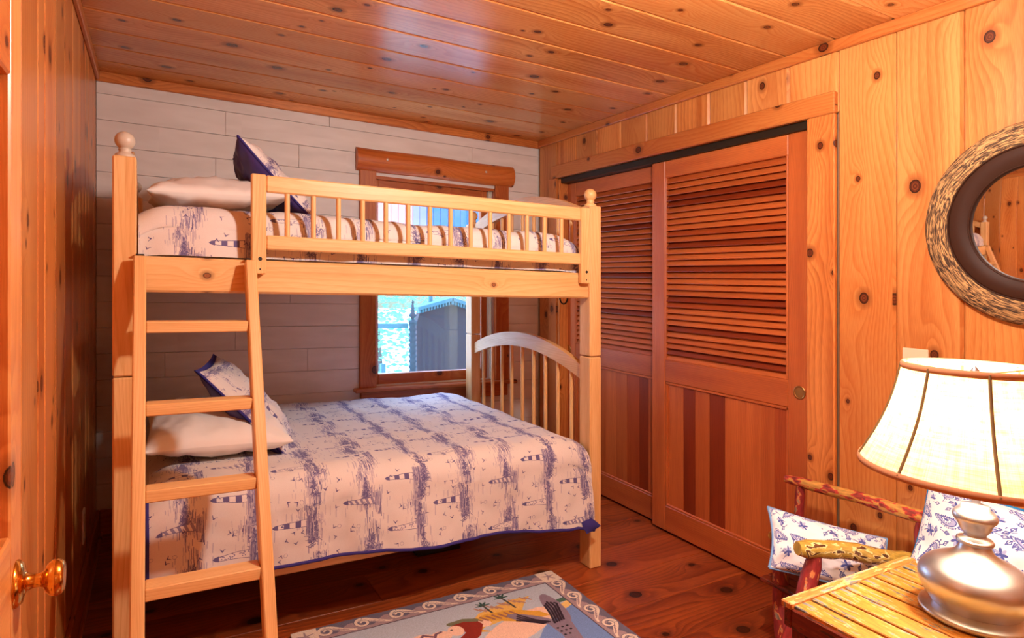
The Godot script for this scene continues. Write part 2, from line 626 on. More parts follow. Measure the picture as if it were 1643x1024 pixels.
# old paint: topcoat flaked away to what lies under it, streaked along v
func flaked(top: Color, under: Color, bare: Color, amount: float, sd: int, edge_wear := 0.0) -> ImageTexture:
	var W := 128
	var H := 512
	var n := FastNoiseLite.new()
	n.seed = sd
	n.frequency = 1.0
	n.fractal_octaves = 4
	var data := PackedByteArray()
	for y in H:
		var ends := edge_wear * (exp(-y / 46.0) + exp(-(H - y) / 46.0))
		for x in W:
			var s := n.get_noise_2d(x * 0.035, y * 0.011)
			var q := n.get_noise_2d(x * 0.09 + 50.0, y * 0.02)
			var c := top.lerp(top.darkened(0.2), clampf(0.5 + q, 0.0, 1.0))
			if s + ends > amount:
				c = under
			if s + ends > amount + 0.16:
				c = bare.lerp(bare.darkened(0.3), clampf(0.5 + 1.5 * q, 0.0, 1.0))
			data.append_array([int(c.r * 255), int(c.g * 255), int(c.b * 255)])
	return ImageTexture.create_from_image(Image.create_from_data(W, H, false, Image.FORMAT_RGB8, data))

func noisy(c: Color, d: Color, sx: float, sy: float, sd: int, S := 256) -> ImageTexture:
	var n := FastNoiseLite.new()
	n.seed = sd
	n.frequency = 1.0
	n.fractal_octaves = 3
	var data := PackedByteArray()
	for y in S:
		for x in S:
			var k := c.lerp(d, clampf(0.5 + n.get_noise_2d(x * sx, y * sy), 0.0, 1.0))
			data.append_array([int(k.r * 255), int(k.g * 255), int(k.b * 255)])
	return ImageTexture.create_from_image(Image.create_from_data(S, S, false, Image.FORMAT_RGB8, data))

# linen: crossing threads of uneven weight
func linen(c: Color, d: Color, sd: int) -> ImageTexture:
	var S := 384
	var r := RandomNumberGenerator.new()
	r.seed = sd
	var wx := []
	var wy := []
	for i in S:
		wx.append(r.randf())
		wy.append(r.randf())
	var n := FastNoiseLite.new()
	n.seed = sd
	n.frequency = 0.03
	var data := PackedByteArray()
	for y in S:
		for x in S:
			var k := c.lerp(d, clampf(0.35 * wx[x] + 0.35 * wy[y] + 0.4 * n.get_noise_2d(x * 0.3, y * 2.0) + 0.3 * n.get_noise_2d(x * 2.0, y * 0.3), 0.0, 1.0))
			data.append_array([int(k.r * 255), int(k.g * 255), int(k.b * 255)])
	return ImageTexture.create_from_image(Image.create_from_data(S, S, false, Image.FORMAT_RGB8, data))

func make_materials() -> void:
	var e := Color8(234, 170, 102)
	var l := Color8(198, 118, 58)
	var k := Color8(78, 32, 18)
	T.pine0 = wood_texture(256, 2048, 1, e, l, 9.0, 0.235, 2.8, [[0.35, 0.13, 0.017], [0.62, 0.40, 0.012], [0.72, 0.42, 0.006], [0.45, 0.78, 0.020], [0.8, 0.62, 0.008], [0.2, 0.56, 0.007], [0.28, 0.93, 0.010]], k)
	T.pine1 = wood_texture(256, 2048, 2, e.darkened(0.05), l, 12.0, 0.235, 2.8, [[0.7, 0.22, 0.013], [0.25, 0.25, 0.009], [0.52, 0.55, 0.018], [0.3, 0.86, 0.012], [0.8, 0.40, 0.007], [0.62, 0.72, 0.009], [0.4, 0.06, 0.012]], k)
	T.pine2 = wood_texture(256, 2048, 3, e.lightened(0.04), l.lightened(0.04), 8.0, 0.235, 2.8, [[0.55, 0.08, 0.010], [0.4, 0.48, 0.014], [0.68, 0.70, 0.020], [0.2, 0.93, 0.013], [0.75, 0.30, 0.008], [0.3, 0.32, 0.006]], k)
	T.pine3 = wood_texture(256, 2048, 4, e, l.darkened(0.08), 11.0, 0.235, 2.8, [[0.3, 0.33, 0.015], [0.75, 0.36, 0.008], [0.6, 0.90, 0.017], [0.5, 0.17, 0.012], [0.3, 0.64, 0.009], [0.7, 0.66, 0.012]], k)
	T.bed = wood_texture(128, 1024, 11, Color8(240, 194, 134), Color8(214, 154, 90), 5.0, 0.13, 1.95, [[0.5, 0.13, 0.010], [0.45, 0.71, 0.008]], Color8(128, 66, 34), 0.8)
	T.bed_plain = wood_texture(128, 1024, 12, Color8(240, 194, 134), Color8(216, 156, 92), 9.0, 0.13, 1.95, [], k, 0.9)
	T.fir = wood_texture(128, 1024, 15, Color8(206, 112, 54), Color8(166, 78, 34), 14.0, 0.13, 2.1, [], k, 0.8)
	T.floor0 = wood_texture(192, 1536, 17, Color8(172, 86, 38), Color8(112, 46, 20), 7.0, 0.26, 2.8, [[0.4, 0.2, 0.018], [0.15, 0.34, 0.012], [0.7, 0.52, 0.024], [0.3, 0.68, 0.013], [0.3, 0.82, 0.018]], Color8(34, 14, 8), 1.3)
	T.floor1 = wood_texture(192, 1536, 18, Color8(172, 84, 38), Color8(122, 50, 22), 6.0, 0.26, 2.8, [[0.6, 0.1, 0.014], [0.6, 0.34, 0.022], [0.25, 0.58, 0.017], [0.8, 0.74, 0.012], [0.55, 0.93, 0.022]], Color8(34, 14, 8), 1.3)
	T.toile = toile()
	T.paisley = paisley()
	T.hide = hide_texture()
	T.white = noisy(Color8(236, 230, 226), Color8(226, 219, 214), 0.05, 0.012, 5)
	T.yellow = flaked(Color8(206, 136, 48), Color8(190, 158, 104), Color8(120, 126, 130), 0.34, 31, 0.75)
	T.rim = flaked(Color8(214, 132, 62), Color8(220, 176, 110), Color8(150, 146, 140), 0.12, 32)
	T.red = flaked(Color8(150, 44, 44), Color8(196, 120, 70), Color8(150, 128, 108), 0.26, 33)
	T.gold = flaked(Color8(206, 168, 74), Color8(232, 214, 150), Color8(112, 70, 40), 0.14, 34)
	T.redgold = flaked(Color8(214, 160, 78), Color8(186, 62, 50), Color8(160, 60, 52), 0.04, 35)
	T.linen = linen(Color8(240, 230, 208), Color8(176, 152, 112), 6)
	for i in 4:
		for j in 3:
			var m := mat([Color(0.95, 0.89, 0.82), Color(0.89, 0.82, 0.74), Color(0.97, 0.87, 0.77)][j], 0.33, T["pine%d" % i])
			M["pine%d%d" % [i, j]] = m
			var c := mat([Color(1.0, 0.97, 0.95), Color(0.93, 0.88, 0.84), Color(1.0, 1.0, 0.98)][j], 0.27, T["pine%d" % i])
			M["ceil%d%d" % [i, j]] = c
	M.trim = mat(Color(0.90, 0.77, 0.66), 0.34, T.pine1)
	M.trim2 = mat(Color(0.95, 0.84, 0.74), 0.34, T.pine3)
	M.window_wood = mat(Color(0.82, 0.65, 0.53), 0.4, T.pine2)
	M.log = mat(Color(0.9, 0.72, 0.58), 0.38, T.pine0)
	M.bed = mat(Color(1, 1, 1), 0.42, T.bed)
	M.bed_plain = mat(Color(1, 1, 1), 0.42, T.bed_plain)
	M.fir = mat(Color(1, 1, 1), 0.4, T.fir)
	M.fir_b = mat(Color(0.93, 0.9, 0.88), 0.4, T.fir)
	M.fir_dark = mat(Color(0.68, 0.52, 0.46), 0.4, T.fir)
	M.fir_mid = mat(Color(0.84, 0.72, 0.66), 0.4, T.fir)
	M.floor0 = mat(Color(1, 1, 1), 0.3, T.floor0)
	M.floor1 = mat(Color(1, 1, 1), 0.3, T.floor1)
	M.floor2 = mat(Color(0.9, 0.86, 0.84), 0.32, T.floor0)
	M.white = mat(Color(1, 1, 1), 0.5, T.white)
	M.white.uv1_scale = Vector3(0.7, 0.7, 0.7)
	M.white_b = mat(Color(0.985, 0.985, 0.985), 0.5, T.white)
	M.cream = mat(Color8(204, 190, 172), 0.35)
	M.plate = mat(Color8(226, 208, 176), 0.4)
	M.dark = mat(Color8(24, 20, 17), 0.6)
	M.track = mat(Color8(58, 48, 36), 0.45, null, 0.6)
	M.slab = mat(Color8(150, 110, 80), 0.8)
	M.brass = mat(Color8(232, 178, 92), 0.14, null, 1.0)
	M.brass_dull = mat(Color8(190, 150, 92), 0.32, null, 1.0)
	M.pewter = mat(Color8(206, 218, 236), 0.36, null, 1.0)
	M.nail = mat(Color8(214, 204, 190), 0.4, null, 0.7)
	M.toile = cloth(Color(1, 1, 1), T.toile)
	M.navy = cloth(Color8(62, 54, 122))
	M.navy_satin = mat(Color8(58, 46, 112), 0.45)
	M.pillow = cloth(Color8(238, 230, 224))
	M.mattress = cloth(Color8(220, 214, 208))
	M.paisley = cloth(Color(1, 1, 1), T.paisley)
	M.sky_blue = cloth(Color8(120, 160, 208))
	M.cord_blue = cloth(Color8(40, 128, 190))
	M.hide = mat(Color(1, 1, 1), 0.85, T.hide)
	M.leather = mat(Color8(54, 31, 21), 0.5)
	M.leather.metallic_specular = 0.25
	M.mirror = mat(Color8(236, 236, 236), 0.02, null, 1.0)
	M.yellow = mat(Color(1, 1, 1), 0.5, T.yellow)
	M.rim = mat(Color(1, 1, 1), 0.55, T.rim)
	M.red = mat(Color(1, 1, 1), 0.4, T.red)
	M.gold = mat(Color(1, 1, 1), 0.35, T.gold)
	M.redgold = mat(Color(1, 1, 1), 0.5, T.redgold)
	M.apron = mat(Color8(140, 72, 36), 0.5, T.rim)
	M.shelf = mat(Color8(60, 36, 24), 0.6)
	M.shade = mat(Color(1, 1, 1), 0.95, T.linen)
	M.shade.backlight_enabled = true
	M.shade.backlight = Color8(214, 198, 168)
	M.shade_seam = mat(Color8(112, 86, 50), 0.9)
	M.shade_band = mat(Color8(186, 128, 88), 0.8)
	M.bulb = mat(Color8(255, 240, 214), 0.6)
	M.bulb.emission_enabled = true
	M.bulb.emission = Color8(255, 236, 206)
	M.bulb.emission_energy_multiplier = 3.0
	M.opal = mat(Color8(250, 244, 236), 0.4)
	M.opal.emission_enabled = true
	M.opal.emission = Color8(255, 240, 224)
	M.opal.emission_energy_multiplier = 2.0
	M.glass = mat(Color(0.8, 0.95, 1.0, 0.06), 0.02)
	M.glass.transparency = BaseMaterial3D.TRANSPARENCY_ALPHA
	M.outdoor = mat(Color8(34, 30, 42), 0.7)
	M.outdoor_rail = mat(Color8(66, 130, 140), 0.7)
	M.outdoor_roof = mat(Color8(60, 120, 132), 0.8)
	M.outdoor_post = mat(Color8(26, 60, 72), 0.75)
	M.reflection_pink = mat(Color8(214, 150, 136), 0.8)  # slat colours imitating the reflection in the upper window pane
	M.reflection_blue = mat(Color8(66, 116, 158), 0.8)
	M.reflection_lilac = mat(Color8(140, 140, 166), 0.8)
	M.grass = mat(Color8(206, 220, 218), 1.0)
	M.leaf = mat(Color8(90, 170, 130), 0.8)
	M.leaf.backlight_enabled = true
	M.leaf.backlight = Color8(60, 120, 90)
	M.trunk = mat(Color8(80, 80, 74), 0.9)
	M.black = mat(Color8(18, 17, 18), 0.5)

func wood_mb(tw := 0.235, tl := 2.8) -> MB:
	var b := MB.new()
	b.tw = tw
	b.tl = tl
	b.fu = -1.0 if rng.randi() % 2 else 1.0
	b.fv = -1.0 if rng.randi() % 2 else 1.0
	return b

func bed_mb() -> MB:
	var b := wood_mb(0.13, 1.95)
	b.ou = rng.randf()
	return b

func _ready() -> void:
	rng.seed = 77
	# ---------------- camera, sky, lamps that light the room, exposure
	var cam := Camera3D.new()
	cam.name = "camera"
	cam.position = Vector3(0, 1.36, 0)
	cam.rotation.y = -atan(574.5 / 1002.5)
	cam.projection = Camera3D.PROJECTION_FRUSTUM
	cam.near = 0.05
	cam.far = 200.0
	cam.size = 0.05 * 1024.0 / 1002.5
	cam.frustum_offset = Vector2(0, -0.05 * 73.0 / 1002.5)
	add_child(cam)
	var env := Environment.new()
	env.background_mode = Environment.BG_SKY
	var sky := Sky.new()
	var sm := ProceduralSkyMaterial.new()
	sm.sky_top_color = Color8(164, 196, 248)
	sm.sky_horizon_color = Color8(214, 234, 255)
	sm.ground_bottom_color = Color8(120, 140, 130)
	sm.ground_horizon_color = Color8(200, 225, 225)
	sm.sky_energy_multiplier = 3.2
	sm.ground_energy_multiplier = 1.6
	sky.sky_material = sm
	env.sky = sky
	env.tonemap_mode = Environment.TONE_MAPPER_LINEAR
	env.tonemap_exposure = 0.82
	env.sdfgi_enabled = true
	env.ssao_enabled = true
	env.ssil_enabled = true
	var we := WorldEnvironment.new()
	we.name = "environment"
	we.environment = env
	add_child(we)

	make_materials()
	build_room()
	build_window()
	build_closet()
	build_room_door()
	build_bed()
	build_bedding()
	build_ladder()
	build_table_and_lamp()
	build_settee()
	build_mirror_and_small_things()
	build_ceiling_light()
	build_outdoors()

# ---------------------------------------------------------------- the room
var turn_taken := 0
func pine(kind := "pine") -> Material:
	turn_taken += 1 + rng.randi() % 3        # neighbours never share a board
	return M["%s%d%d" % [kind, turn_taken % 4, rng.randi() % 3]]

func build_room() -> void:
	var mb: MB
	# floor: wide boards running along x
	var fl := setting("floor", "dark reddish-brown knotty plank floor under the bunk bed", "floor")
	mb = MB.new()
	mb.bb(Vector3(XL - 0.15, -0.12, ZB - 0.15), Vector3(XR + 0.75, -0.022, ZF + 0.1), 0.0)
	commit(mb, "subfloor", M.dark, fl)
	var z := ZB
	var i := 0
	while z < ZF:
		var x := XL
		var cuts := [XL, XL + [1.1, 1.9, 0.7, 1.5][i % 4], XR + 0.7]
		for c in 2:
			mb = wood_mb(0.26)
			mb.bb(Vector3(cuts[c] + 0.0008, -0.022, z + 0.0012), Vector3(cuts[c + 1] - 0.0008, rng.randf_range(-0.0006, 0.0), minf(z + 0.26, ZF) - 0.0012), 0.0009, 0)
			commit(mb, "plank", [M.floor0, M.floor1, M.floor2][rng.randi() % 3], fl)
		z += 0.26
		i += 1
	# ceiling: bevelled boards running along x
	var ce := setting("ceiling", "varnished knotty pine board ceiling", "ceiling")
	mb = MB.new()
	mb.bb(Vector3(XL - 0.15, CEIL + 0.02, ZB - 0.15), Vector3(XR + 0.75, CEIL + 0.12, ZF + 0.1), 0.0)
	commit(mb, "ceiling_backing", M.slab, ce)
	z = -1.568 - 0.2325 * 10
	while z < ZF:
		var z0 := maxf(z, ZB)
		var z1 := minf(z + 0.2325, ZF)
		if z1 > z0:
			mb = wood_mb()
			mb.bb(Vector3(XL, CEIL, z0 + 0.0005), Vector3(XR, CEIL + 0.02, z1 - 0.0005), 0.009, 0)
			commit(mb, "plank", pine("ceil"), ce)
		z += 0.2325
	# right wall: vertical boards, with the closet opening left out
	var wr := setting("wall_right", "golden knotty pine board wall around the closet", "wall")
	mb = MB.new()
	mb.bb(Vector3(XR + 0.02, 0, -1.60), Vector3(XR + 0.12, CEIL, ZF), 0.0)
	mb.bb(Vector3(XR + 0.02, 2.12, ZB), Vector3(XR + 0.12, CEIL, -1.60), 0.0)
	mb.bb(Vector3(XR + 0.02, 0, ZB), Vector3(XR + 0.12, 2.12, -3.62), 0.0)
	commit(mb, "wall_backing", M.slab, wr)
	z = -1.564 - 0.2295 * 11
	while z < ZF:
		var z0 := maxf(z, ZB)
		var z1 := minf(z + 0.2295, ZF)
		if z1 > z0 + 0.01:
			var low := 0.0
			if z0 > -3.63 and z1 < -1.55:
				low = 2.10
			mb = wood_mb()
			mb.bb(Vector3(XR, low, z0 + 0.0006), Vector3(XR + 0.02, CEIL, z1 - 0.0006), 0.009, 1)
			commit(mb, "plank", pine(), wr)
		z += 0.2295
	# left wall: vertical boards, a doorway beside the camera
	var wl := setting("wall_left", "pine board wall beside the bunk bed's left posts", "wall")
	mb = MB.new()
	mb.bb(Vector3(XL - 0.12, 0, ZB - 0.1), Vector3(XL - 0.02, CEIL, -0.36), 0.0)
	mb.bb(Vector3(XL - 0.12, 0, 0.46), Vector3(XL - 0.02, CEIL, ZF), 0.0)
	mb.bb(Vector3(XL - 0.12, 2.06, -0.36), Vector3(XL - 0.02, CEIL, 0.46), 0.0)
	commit(mb, "wall_backing", M.slab, wl)
	z = ZB
	var widths := [0.17, 0.24, 0.16, 0.23, 0.26, 0.235, 0.225, 0.22, 0.12, 0.235]
	i = 0
	while z < ZF:
		var z1 := minf(z + widths[i % widths.size()], ZF)
		var spans := [[0.0, CEIL]]
		if z1 > -0.36 and z < 0.46:
			spans = [[2.06, CEIL]]
			if z < -0.36:
				z1 = -0.36
				spans = [[0.0, CEIL]]
			elif z1 > 0.46:
				z1 = 0.46
		for s in spans:
			mb = wood_mb()
			mb.bb(Vector3(XL - 0.02, s[0], z + 0.0006), Vector3(XL, s[1], z1 - 0.0006), 0.008, 1)
			commit(mb, "plank", pine(), wl)
		z = z1
		i += 1
	# back wall: painted horizontal boards in random lengths round the window
	var wb := setting("wall_back", "white painted horizontal board wall behind the bunk bed", "wall")
	mb = MB.new()
	mb.bb(Vector3(XL - 0.15, 0, ZB - 0.16), Vector3(1.20, CEIL, ZB - 0.018), 0.0)
	mb.bb(Vector3(2.08, 0, ZB - 0.16), Vector3(XR + 0.15, CEIL, ZB - 0.018), 0.0)
	mb.bb(Vector3(1.20, 0, ZB - 0.16), Vector3(2.08, 0.69, ZB - 0.018), 0.0)
	mb.bb(Vector3(1.20, 2.02, ZB - 0.16), Vector3(2.08, CEIL, ZB - 0.018), 0.0)
	commit(mb, "wall_backing", M.white_b, wb)
	var joints := [[0.93], [0.35, 1.9], [0.75], [0.3], [], [0.55], [], [0.12], [0.7], [], [0.4], [0.05, 0.8], [], [0.55], [], [], [0.6], [], []]
	for row in 18:
		var y1 := 2.287 - 0.1352 * (row - 1)
		var y0 := y1 - 0.1352
		if row == 0:
			y1 = CEIL
		y0 = maxf(y0, 0.0)
		var xs: Array = [XL] + joints[row] + [XR]
		for c in xs.size() - 1:
			var parts := [[xs[c], xs[c + 1]]]
			if y0 < 1.99 and y1 > 0.70:
				parts = []
				if xs[c] < 1.19:
					parts.append([xs[c], minf(xs[c + 1], 1.19)])
				if xs[c + 1] > 2.09:
					parts.append([maxf(xs[c], 2.09), xs[c + 1]])
			for p in parts:
				mb = MB.new()
				mb.tw = 1.0
				mb.tl = 1.0
				mb.ou = rng.randf()
				mb.ov = rng.randf()
				mb.bb(Vector3(p[0] + 0.0006, y0 + 0.0007, ZB - 0.018), Vector3(p[1] - 0.0006, y1 - 0.0007, ZB + rng.randf_range(-0.001, 0.001)), 0.0022, 0)
				commit(mb, "board", M.white if rng.randf() < 0.6 else M.white_b, wb)
	# front wall behind the camera
	var wf := setting("wall_front", "pine board wall behind the viewer", "wall")
	mb = wood_mb()
	mb.bb(Vector3(XL - 0.1, 0, ZF), Vector3(XR + 0.12, CEIL, ZF + 0.1), 0.0, 1)
	commit(mb, "wall_panel", M.pine10, wf)
	# hall beyond the open doorway
	var hall := setting("wall_hall", "small hall beyond the bedroom doorway", "wall")
	mb = wood_mb()
	mb.bb(Vector3(-1.5, 0, -0.9), Vector3(-1.4, CEIL, 1.0), 0.0, 1)
	mb.bb(Vector3(-1.5, 0, -1.0), Vector3(XL - 0.12, CEIL, -0.9), 0.0, 1)
	mb.bb(Vector3(-1.5, 0, 1.0), Vector3(XL - 0.12, CEIL, 1.1), 0.0, 1)
	commit(mb, "hall_panel", M.pine11, hall)
	mb = wood_mb()
	mb.bb(Vector3(-1.5, -0.1, -1.0), Vector3(XL - 0.15, 0, 1.1), 0.0, 0)
	mb.bb(Vector3(-1.5, CEIL, -1.0), Vector3(XL - 0.15, CEIL + 0.1, 1.1), 0.0, 0)
	mb.bb(Vector3(XL - 0.15, -0.1, -0.36), Vector3(XL, -0.001, 0.46), 0.0, 0)
	commit(mb, "hall_floor_and_ceiling", M.floor0, hall)
	# trims
	var tr := setting("trim_1", "pine crown strip along the back wall", "trim")
	mb = wood_mb()
	mb.bb(Vector3(XL, 2.346, ZB), Vector3(XR, CEIL, ZB + 0.02), 0.004, 0)
	commit(mb, "crown_strip", M.trim2, tr)
	tr = setting("trim_2", "pine crown strip above the closet", "trim")
	mb = wood_mb()
	mb.bb(Vector3(XR - 0.02, 2.350, ZB + 0.02), Vector3(XR, CEIL, ZF), 0.004, 2)
	mb.ov = 0.2
	commit(mb, "crown_strip", M.trim, tr)
	tr = setting("trim_3", "pine crown strip along the left wall", "trim")
	mb = wood_mb()
	mb.bb(Vector3(XL, 2.350, ZB + 0.02), Vector3(XL + 0.018, CEIL, ZF), 0.004, 2)
	commit(mb, "crown_strip", M.trim, tr)
	var bs := setting("baseboard_left", "brown wood baseboard along the left wall", "baseboard")
	mb = wood_mb()
	mb.bb(Vector3(XL, 0, ZB), Vector3(XL + 0.016, 0.13, -0.42), 0.004, 2)
	commit(mb, "board", M.window_wood, bs)
	mb = wood_mb()
	mb.bb(Vector3(XL + 0.016, 0, ZB), Vector3(XL + 0.030, 0.02, -0.42), 0.004, 2)
	commit(mb, "shoe_moulding", M.window_wood, bs)
	bs = setting("baseboard_back", "brown wood baseboard under the white back wall", "baseboard")
	mb = wood_mb()
	mb.bb(Vector3(XL + 0.016, 0, ZB), Vector3(XR, 0.13, ZB + 0.016), 0.004, 0)
	commit(mb, "board", M.window_wood, bs)
	bs = setting("baseboard_right", "pine baseboard under the wall behind the settee", "baseboard")
	mb = wood_mb()
	mb.bb(Vector3(XR - 0.016, 0, -1.56), Vector3(XR, 0.13, ZF), 0.004, 2)
	commit(mb, "board", M.trim, bs)

func build_window() -> void:
	var w := setting("window_1", "wood-cased window behind the bunk bed with a half-log head", "window", Vector3(1.64, 0.68, ZB))
	var mb: MB
	for s in [[1.112, 1.218], [2.072, 2.178]]:
		mb = wood_mb(0.235, 2.8)
		mb.bb(Vector3(s[0], 0.66, ZB), Vector3(s[1], 2.045, ZB + 0.024), 0.004, 1)
		commit(mb, "casing", M.window_wood, w)
	# half-log head
	mb = wood_mb(0.3)
	var g := []
	for i in 15:
		var x := 1.091 + (2.212 - 1.091) * i / 14.0
		var row := []
		for j in 11:
			var a := PI * j / 10.0
			row.append(Vector3(x, 2.113 + 0.073 * cos(a) + 0.002 * sin(x * 9.0), ZB + 0.004 + 0.052 * sin(a) * (1.0 + 0.04 * sin(x * 13.0))))
		g.append(row)
	mb.grid(g, func(i, j): return Vector2(0.1 + 0.08 * j, 0.2 + 0.03 * i), true)
	for e in [0, 14]:
		var ps: Array = g[e]
		mb.face(ps, Vector3(-1 if e == 0 else 1, 0, 0), ps.map(func(p): return Vector2(0.5 + (p.y - 2.1) * 2, 0.5 + (p.z - ZB))))
	var lg := commit(mb, "log_head", M.log, w)
	for x in [1.28, 1.98]:
		mb = MB.new()
		mb.X = Transform3D(Basis(Vector3.RIGHT, PI / 2), Vector3(x, 2.12, ZB + 0.0555))
		mb.lathe(Vector3.ZERO, [[0.009, -0.002], [0.009, 0.002], [0.004, 0.004], [0.0001, 0.0045]], 12)
		commit(mb, "screw_head", M.nail, lg)
	mb = wood_mb()
	mb.bb(Vector3(1.075, 0.655, ZB), Vector3(2.228, 0.68, ZB + 0.062), 0.006, 0)
	commit(mb, "sill", M.window_wood, w)
	mb = wood_mb()
	mb.bb(Vector3(1.118, 0.57, ZB), Vector3(2.172, 0.655, ZB + 0.02), 0.005, 0)
	commit(mb, "apron", M.window_wood, w)
	# jamb lining the hole through the wall
	mb = wood_mb()
	for s in [[1.20, 1.222], [2.066, 2.088]]:
		mb.bb(Vector3(s[0], 0.68, ZB - 0.16), Vector3(s[1], 2.02, ZB + 0.004), 0.002, 1)
	mb.bb(Vector3(1.20, 2.0, ZB - 0.16), Vector3(2.088, 2.02, ZB + 0.004), 0.002, 0)
	mb.bb(Vector3(1.20, 0.66, ZB - 0.16), Vector3(2.088, 0.682, ZB), 0.002, 0)
	commit(mb, "jamb", M.window_wood, w)
	# sashes: the big fixed light and a narrow track at the right
	mb = wood_mb()
	mb.bb(Vector3(1.222, 0.682, ZB - 0.075), Vector3(1.246, 2.0, ZB - 0.03), 0.003, 1)
	mb.bb(Vector3(1.985, 0.682, ZB - 0.075), Vector3(2.03, 2.0, ZB - 0.03), 0.003, 1)
	mb.bb(Vector3(1.246, 1.955, ZB - 0.075), Vector3(1.985, 2.0, ZB - 0.03), 0.003, 0)
	mb.bb(Vector3(1.246, 0.682, ZB - 0.075), Vector3(1.985, 0.755, ZB - 0.03), 0.003, 0)
	var sash := commit(mb, "sash", M.window_wood, w)
	mb = MB.new()
	mb.bb(Vector3(1.24, 0.75, ZB - 0.055), Vector3(1.99, 1.96, ZB - 0.051), 0.0)
	commit(mb, "pane", M.glass, sash)
	for x in [2.036, 2.052]:
		mb = MB.new()
		mb.bb(Vector3(x, 0.685, ZB - 0.06), Vector3(x + 0.006, 2.0, ZB - 0.012), 0.001, 1)
		commit(mb, "sash_track", M.plate, w)

func build_closet() -> void:
	var mb: MB
	# casing, header, track and the dark closet behind
	var t := setting("trim_4", "pine header board over the closet doors", "trim", Vector3(2.42, 2.14, -2.6))
	mb = wood_mb()
	mb.bb(Vector3(2.413, 2.097, -3.66), Vector3(XR, 2.186, -1.562), 0.004, 2)
	commit(mb, "header_board", M.trim, t)
	t = setting("trim_5", "pine casing board right of the closet doors", "trim", Vector3(2.42, 0, -1.63))
	mb = wood_mb()
	mb.bb(Vector3(2.418, 0, -1.690), Vector3(XR, 2.097, -1.5645), 0.004, 1)
	commit(mb, "casing_board", M.trim2, t)
	t = setting("trim_6", "narrow pine casing left of the closet doors", "trim", Vector3(2.42, 0, -3.64))
	mb = wood_mb()
	mb.bb(Vector3(2.418, 0, -3.705), Vector3(XR, 2.097, -3.605), 0.004, 1)
	commit(mb, "casing_board", M.trim, t)
	mb = wood_mb()
	mb.bb(Vector3(2.43, 0, -3.605), Vector3(XR + 0.1, 2.09, -3.585), 0.003, 1)
	commit(mb, "jamb_board", M.trim2, t)
	t = setting("trim_7", "dark metal sliding-door track under the closet header", "trim", Vector3(2.46, 2.08, -2.6))
	mb = MB.new()
	mb.bb(Vector3(2.445, 2.062, -3.585), Vector3(2.54, 2.097, -1.69), 0.002, 2)
	commit(mb, "track", M.track, t)
	var wc := setting("wall_closet", "dark inside of the closet behind the louvred doors", "wall")
	mb = MB.new()
	mb.bb(Vector3(3.05, 0, ZB), Vector3(3.12, CEIL, -1.5), 0.0)
	mb.bb(Vector3(XR + 0.12, 0, ZB - 0.1), Vector3(3.12, CEIL, ZB), 0.0)
	mb.bb(Vector3(XR + 0.12, 0, -1.6), Vector3(3.12, CEIL, -1.5), 0.0)
	commit(mb, "closet_lining", M.slab, wc)
	closet_door("door_1", "nearer sliding closet door with louvres over plank panel and brass pull", 2.46, -2.690, -1.690, -2.588, -1.812, [3, 4, 11, 15, 20, 25, 29], [21, 9], -1.752)
	closet_door("door_2", "farther sliding closet door with louvres partly behind the bunk bed", 2.502, -3.595, -2.60, -3.495, -2.70, [7, 16, 23], [3, 12], -3.575)

